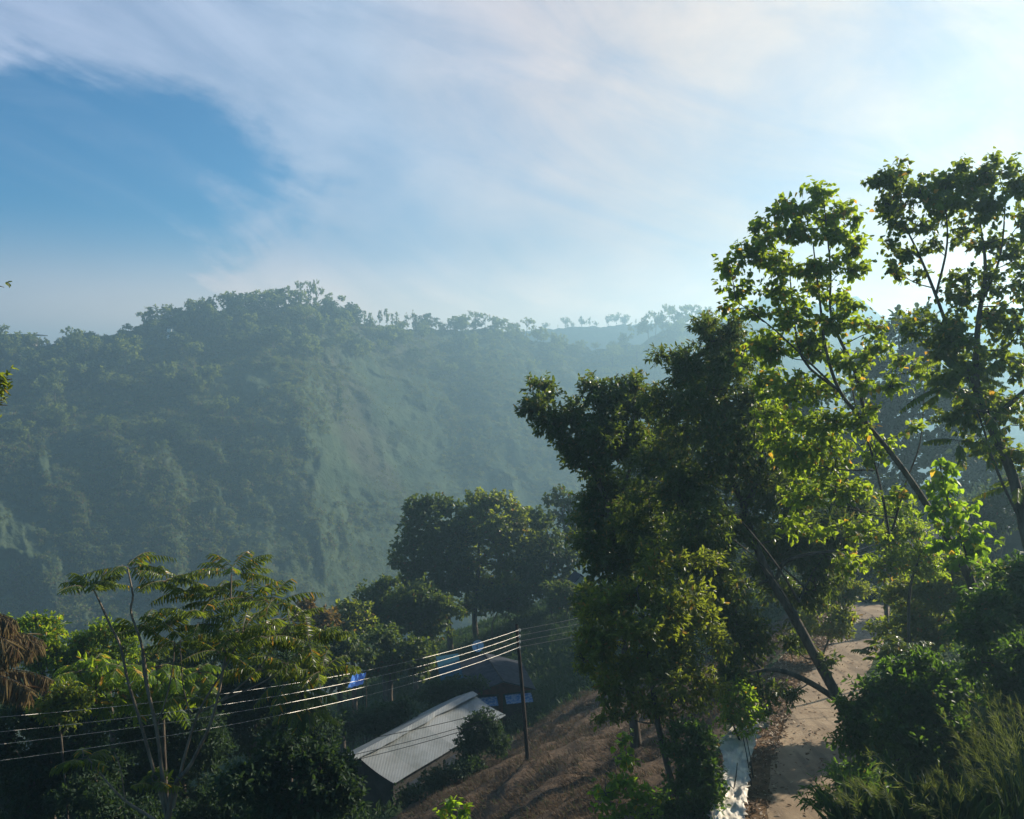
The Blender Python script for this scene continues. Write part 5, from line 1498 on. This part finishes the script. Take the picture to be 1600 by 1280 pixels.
def build_small_cover():
    rng = np.random.default_rng(77)
    # fallen leaves on the verge and the road's edge
    n = 9000
    y = rng.uniform(20, 50, n); d = -2.9 + 1.9 * rng.random(n) ** 1.1
    far = rng.random(n) < .08
    d = np.where(far, rng.uniform(-1.2, 1.7, n), d)
    x = road_x(y) + d
    z = np.maximum(ground_z(x, y), np.where(np.abs(d) < 1.3, road_z(y) - .02, -99)) + .06
    g = Geo(); s = rng.uniform(.6, 1.3, n)
    leaves(g, np.stack([x, y, z], 1), unit(rand_unit(rng, n) * [1, 1, .35]), unit(np.array([0, 0, 1.]) + rand_unit(rng, n) * .45), .13 * s, .06 * s, 'oval')
    kind(g.obj("fallen_leaves", M['litter']), 'stuff')
    # dry grass on the bank
    n = 150000
    y = rng.uniform(17, 58, n); x = rng.uniform(-9, 15, n)
    d = x - road_x(y)
    w = smooth((-d - 2.6) / 1.2) * smooth((27 + d) / 9.) * smooth((x + 8.5) / 4.) * smooth((58 - y) / 8.)
    keep = (rng.random(n) < w) & (vnoise(x / .8 + 5, y / .7) + .7 * vnoise(x / 2.6, y / 2.6) + .5 * rng.random(n) > .12)
    x, y = x[keep], y[keep]; m = len(x)
    z = ground_z(x, y) + .05
    dd = x - road_x(y)
    z = z + .1 * np.abs(fbm(x / 1.6, y / 1.1, 3))
    lean = unit(np.stack([-.55 + .3 * vnoise(x / 1.7, y / 1.7), -.2 + .3 * vnoise(x / 1.9 + 9, y / 1.9), np.full(m, .75)], 1) + rand_unit(rng, m) * .45)
    s = rng.uniform(.5, 1.5, m)
    g = Geo()
    leaves(g, np.stack([x, y, z], 1), lean, rand_unit(rng, m), .24 * s, .022 * s, 'quad', .1, .35)
    kind(g.obj("dry_grass", M['straw']), 'stuff')
    # low green growth on the shaded slopes
    n = 60000
    y = rng.uniform(24, 112, n); x = rng.uniform(-40, 60, n)
    d = x - road_x(y)
    dry = smooth((-d - 2.2) / 2.) * smooth((27 + d) / 9.) * smooth((58 - y) / 8.) * smooth((x + 8.5) / 4.)
    keep = ((d < -3.2) | (d > 2.1)) & (rng.random(n) > dry * 1.4) & (vnoise(x / 2.2, y / 2.2) + .6 * rng.random(n) > -.2)
    x, y = x[keep], y[keep]
    K = 3
    x = np.repeat(x, K) + rng.normal(size=len(x) * K) * .25; y = np.repeat(y, K) + rng.normal(size=len(y) * K) * .25
    m = len(x)
    z = ground_z(x, y) + rng.uniform(0, .35, m)
    g = Geo(); s = rng.uniform(.6, 1.4, m)
    leaves(g, np.stack([x, y, z], 1), unit(rand_unit(rng, m) + np.array([0, 0, .8])), rand_unit(rng, m), .42 * s, .14 * s, 'quad', .1, .25)
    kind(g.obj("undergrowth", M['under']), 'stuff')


build_small_cover()


def grass_clump(name, label, spots, Y, seed, n_st, hgt):
    """tall seeding grass: leaning stalks with feathery heads"""
    rng = np.random.default_rng(seed)
    sg, hg, bg = Geo(), Geo(), Geo()
    p0 = P(spots[0][0], spots[0][1], Y)
    base = np.array([p0[0], p0[1], G(p0[0], p0[1])])
    root = empty(name, base, label, "grass")
    for (px, py, tx, ty) in spots:
        for k in range(n_st):
            y = Y + rng.uniform(-.5, .5)
            a = P(px + rng.normal() * 14, py, y); b = P(tx + rng.normal() * 22, ty + rng.normal() * 22, y + rng.uniform(-.3, .3))
            mid = (a + b) / 2 + np.array([.06, 0, .12])
            pts, rad = catmull(np.array([a, mid, b]), np.array([.008, .006, .003]), 8)
            sg.tube(pts, rad, 4, 1)
            m = 46
            tt = rng.uniform(.48, 1.0, m) * (len(pts) - 1)
            pos = np.stack([np.interp(tt, range(len(pts)), pts[:, i]) for i in range(3)], 1)
            dr = unit(b - mid)
            ax = unit(dr * .9 + rand_unit(rng, m) * .55 + np.array([-.25, 0, -.1]))
            leaves(hg, pos, ax, rand_unit(rng, m), rng.uniform(.10, .24, m), np.full(m, .008), 'quad', 0, .3)
        m = 60
        pos = np.repeat(P(px, py + 20, Y)[None], m, 0) + rng.normal(size=(m, 3)) * [.3, .3, .1]
        leaves(bg, pos, unit(np.array([0, 0, 1.]) + rand_unit(rng, m) * .6), rand_unit(rng, m), rng.uniform(.5, 1.1, m), np.full(m, .012), 'strip', .2, .25)
    sg.obj("stalks", M['seed'], root, base); hg.obj("seed_heads", M['seed'], root, base); bg.obj("blades", M['under'], root, base)


grass_clump("seeding_grass", "tall seeding grass with feathery golden heads at the lower right edge", [(1560, 1290, 1516, 1095), (1590, 1290, 1535, 1130), (1575, 1300, 1505, 1160), (1600, 1300, 1560, 1120), (1580, 1310, 1522, 1200), (1610, 1300, 1580, 1090)], 13.5, 5, 5, 1)
grass_clump("seeding_grass", "low seeding grass at the bottom edge between the pointed-leaf shrub and the tall golden grass", [(1440, 1310, 1395, 1230), (1480, 1310, 1440, 1225), (1400, 1310, 1350, 1245), (1500, 1310, 1490, 1235), (1350, 1320, 1320, 1262)], 12.5, 6, 4, 1)


def lone_stalk():
    g, h = Geo(), Geo()
    rng = np.random.default_rng(9)
    a = P(1475, 1290, 12); b = P(1348, 1162, 12.3)
    base = np.array([a[0], a[1], a[2]])
    gz = G(a[0], a[1])
    root = empty("grass_stalk", np.array([a[0] + .15, a[1], gz]), "single long pale grass stalk leaning left across the dark roadside bush", "grass")
    o = np.array([a[0] + .15, a[1], gz])
    g.tube([[a[0] + .15, a[1], gz - .1], a, (a + b) / 2 + [.02, 0, .05], b], [.012, .01, .008, .003], 6, 5)
    g.obj("stalk", M['seed'], root, o)
    for t in (.1, .22, .35, .5, .62, .75, .86):
        p = a + (b - a) * t
        m = 9
        leaves(h, np.repeat(p[None], m, 0) + rng.normal(size=(m, 3)) * .02, unit(np.array([-.6, 0, .1]) + rand_unit(rng, m) * .5 + np.array([0, 0, -.25])), rand_unit(rng, m), rng.uniform(.1, .22, m), np.full(m, .015), 'quad', 0, .4)
    h.obj("seed_heads", M['seed'], root, o)


lone_stalk()
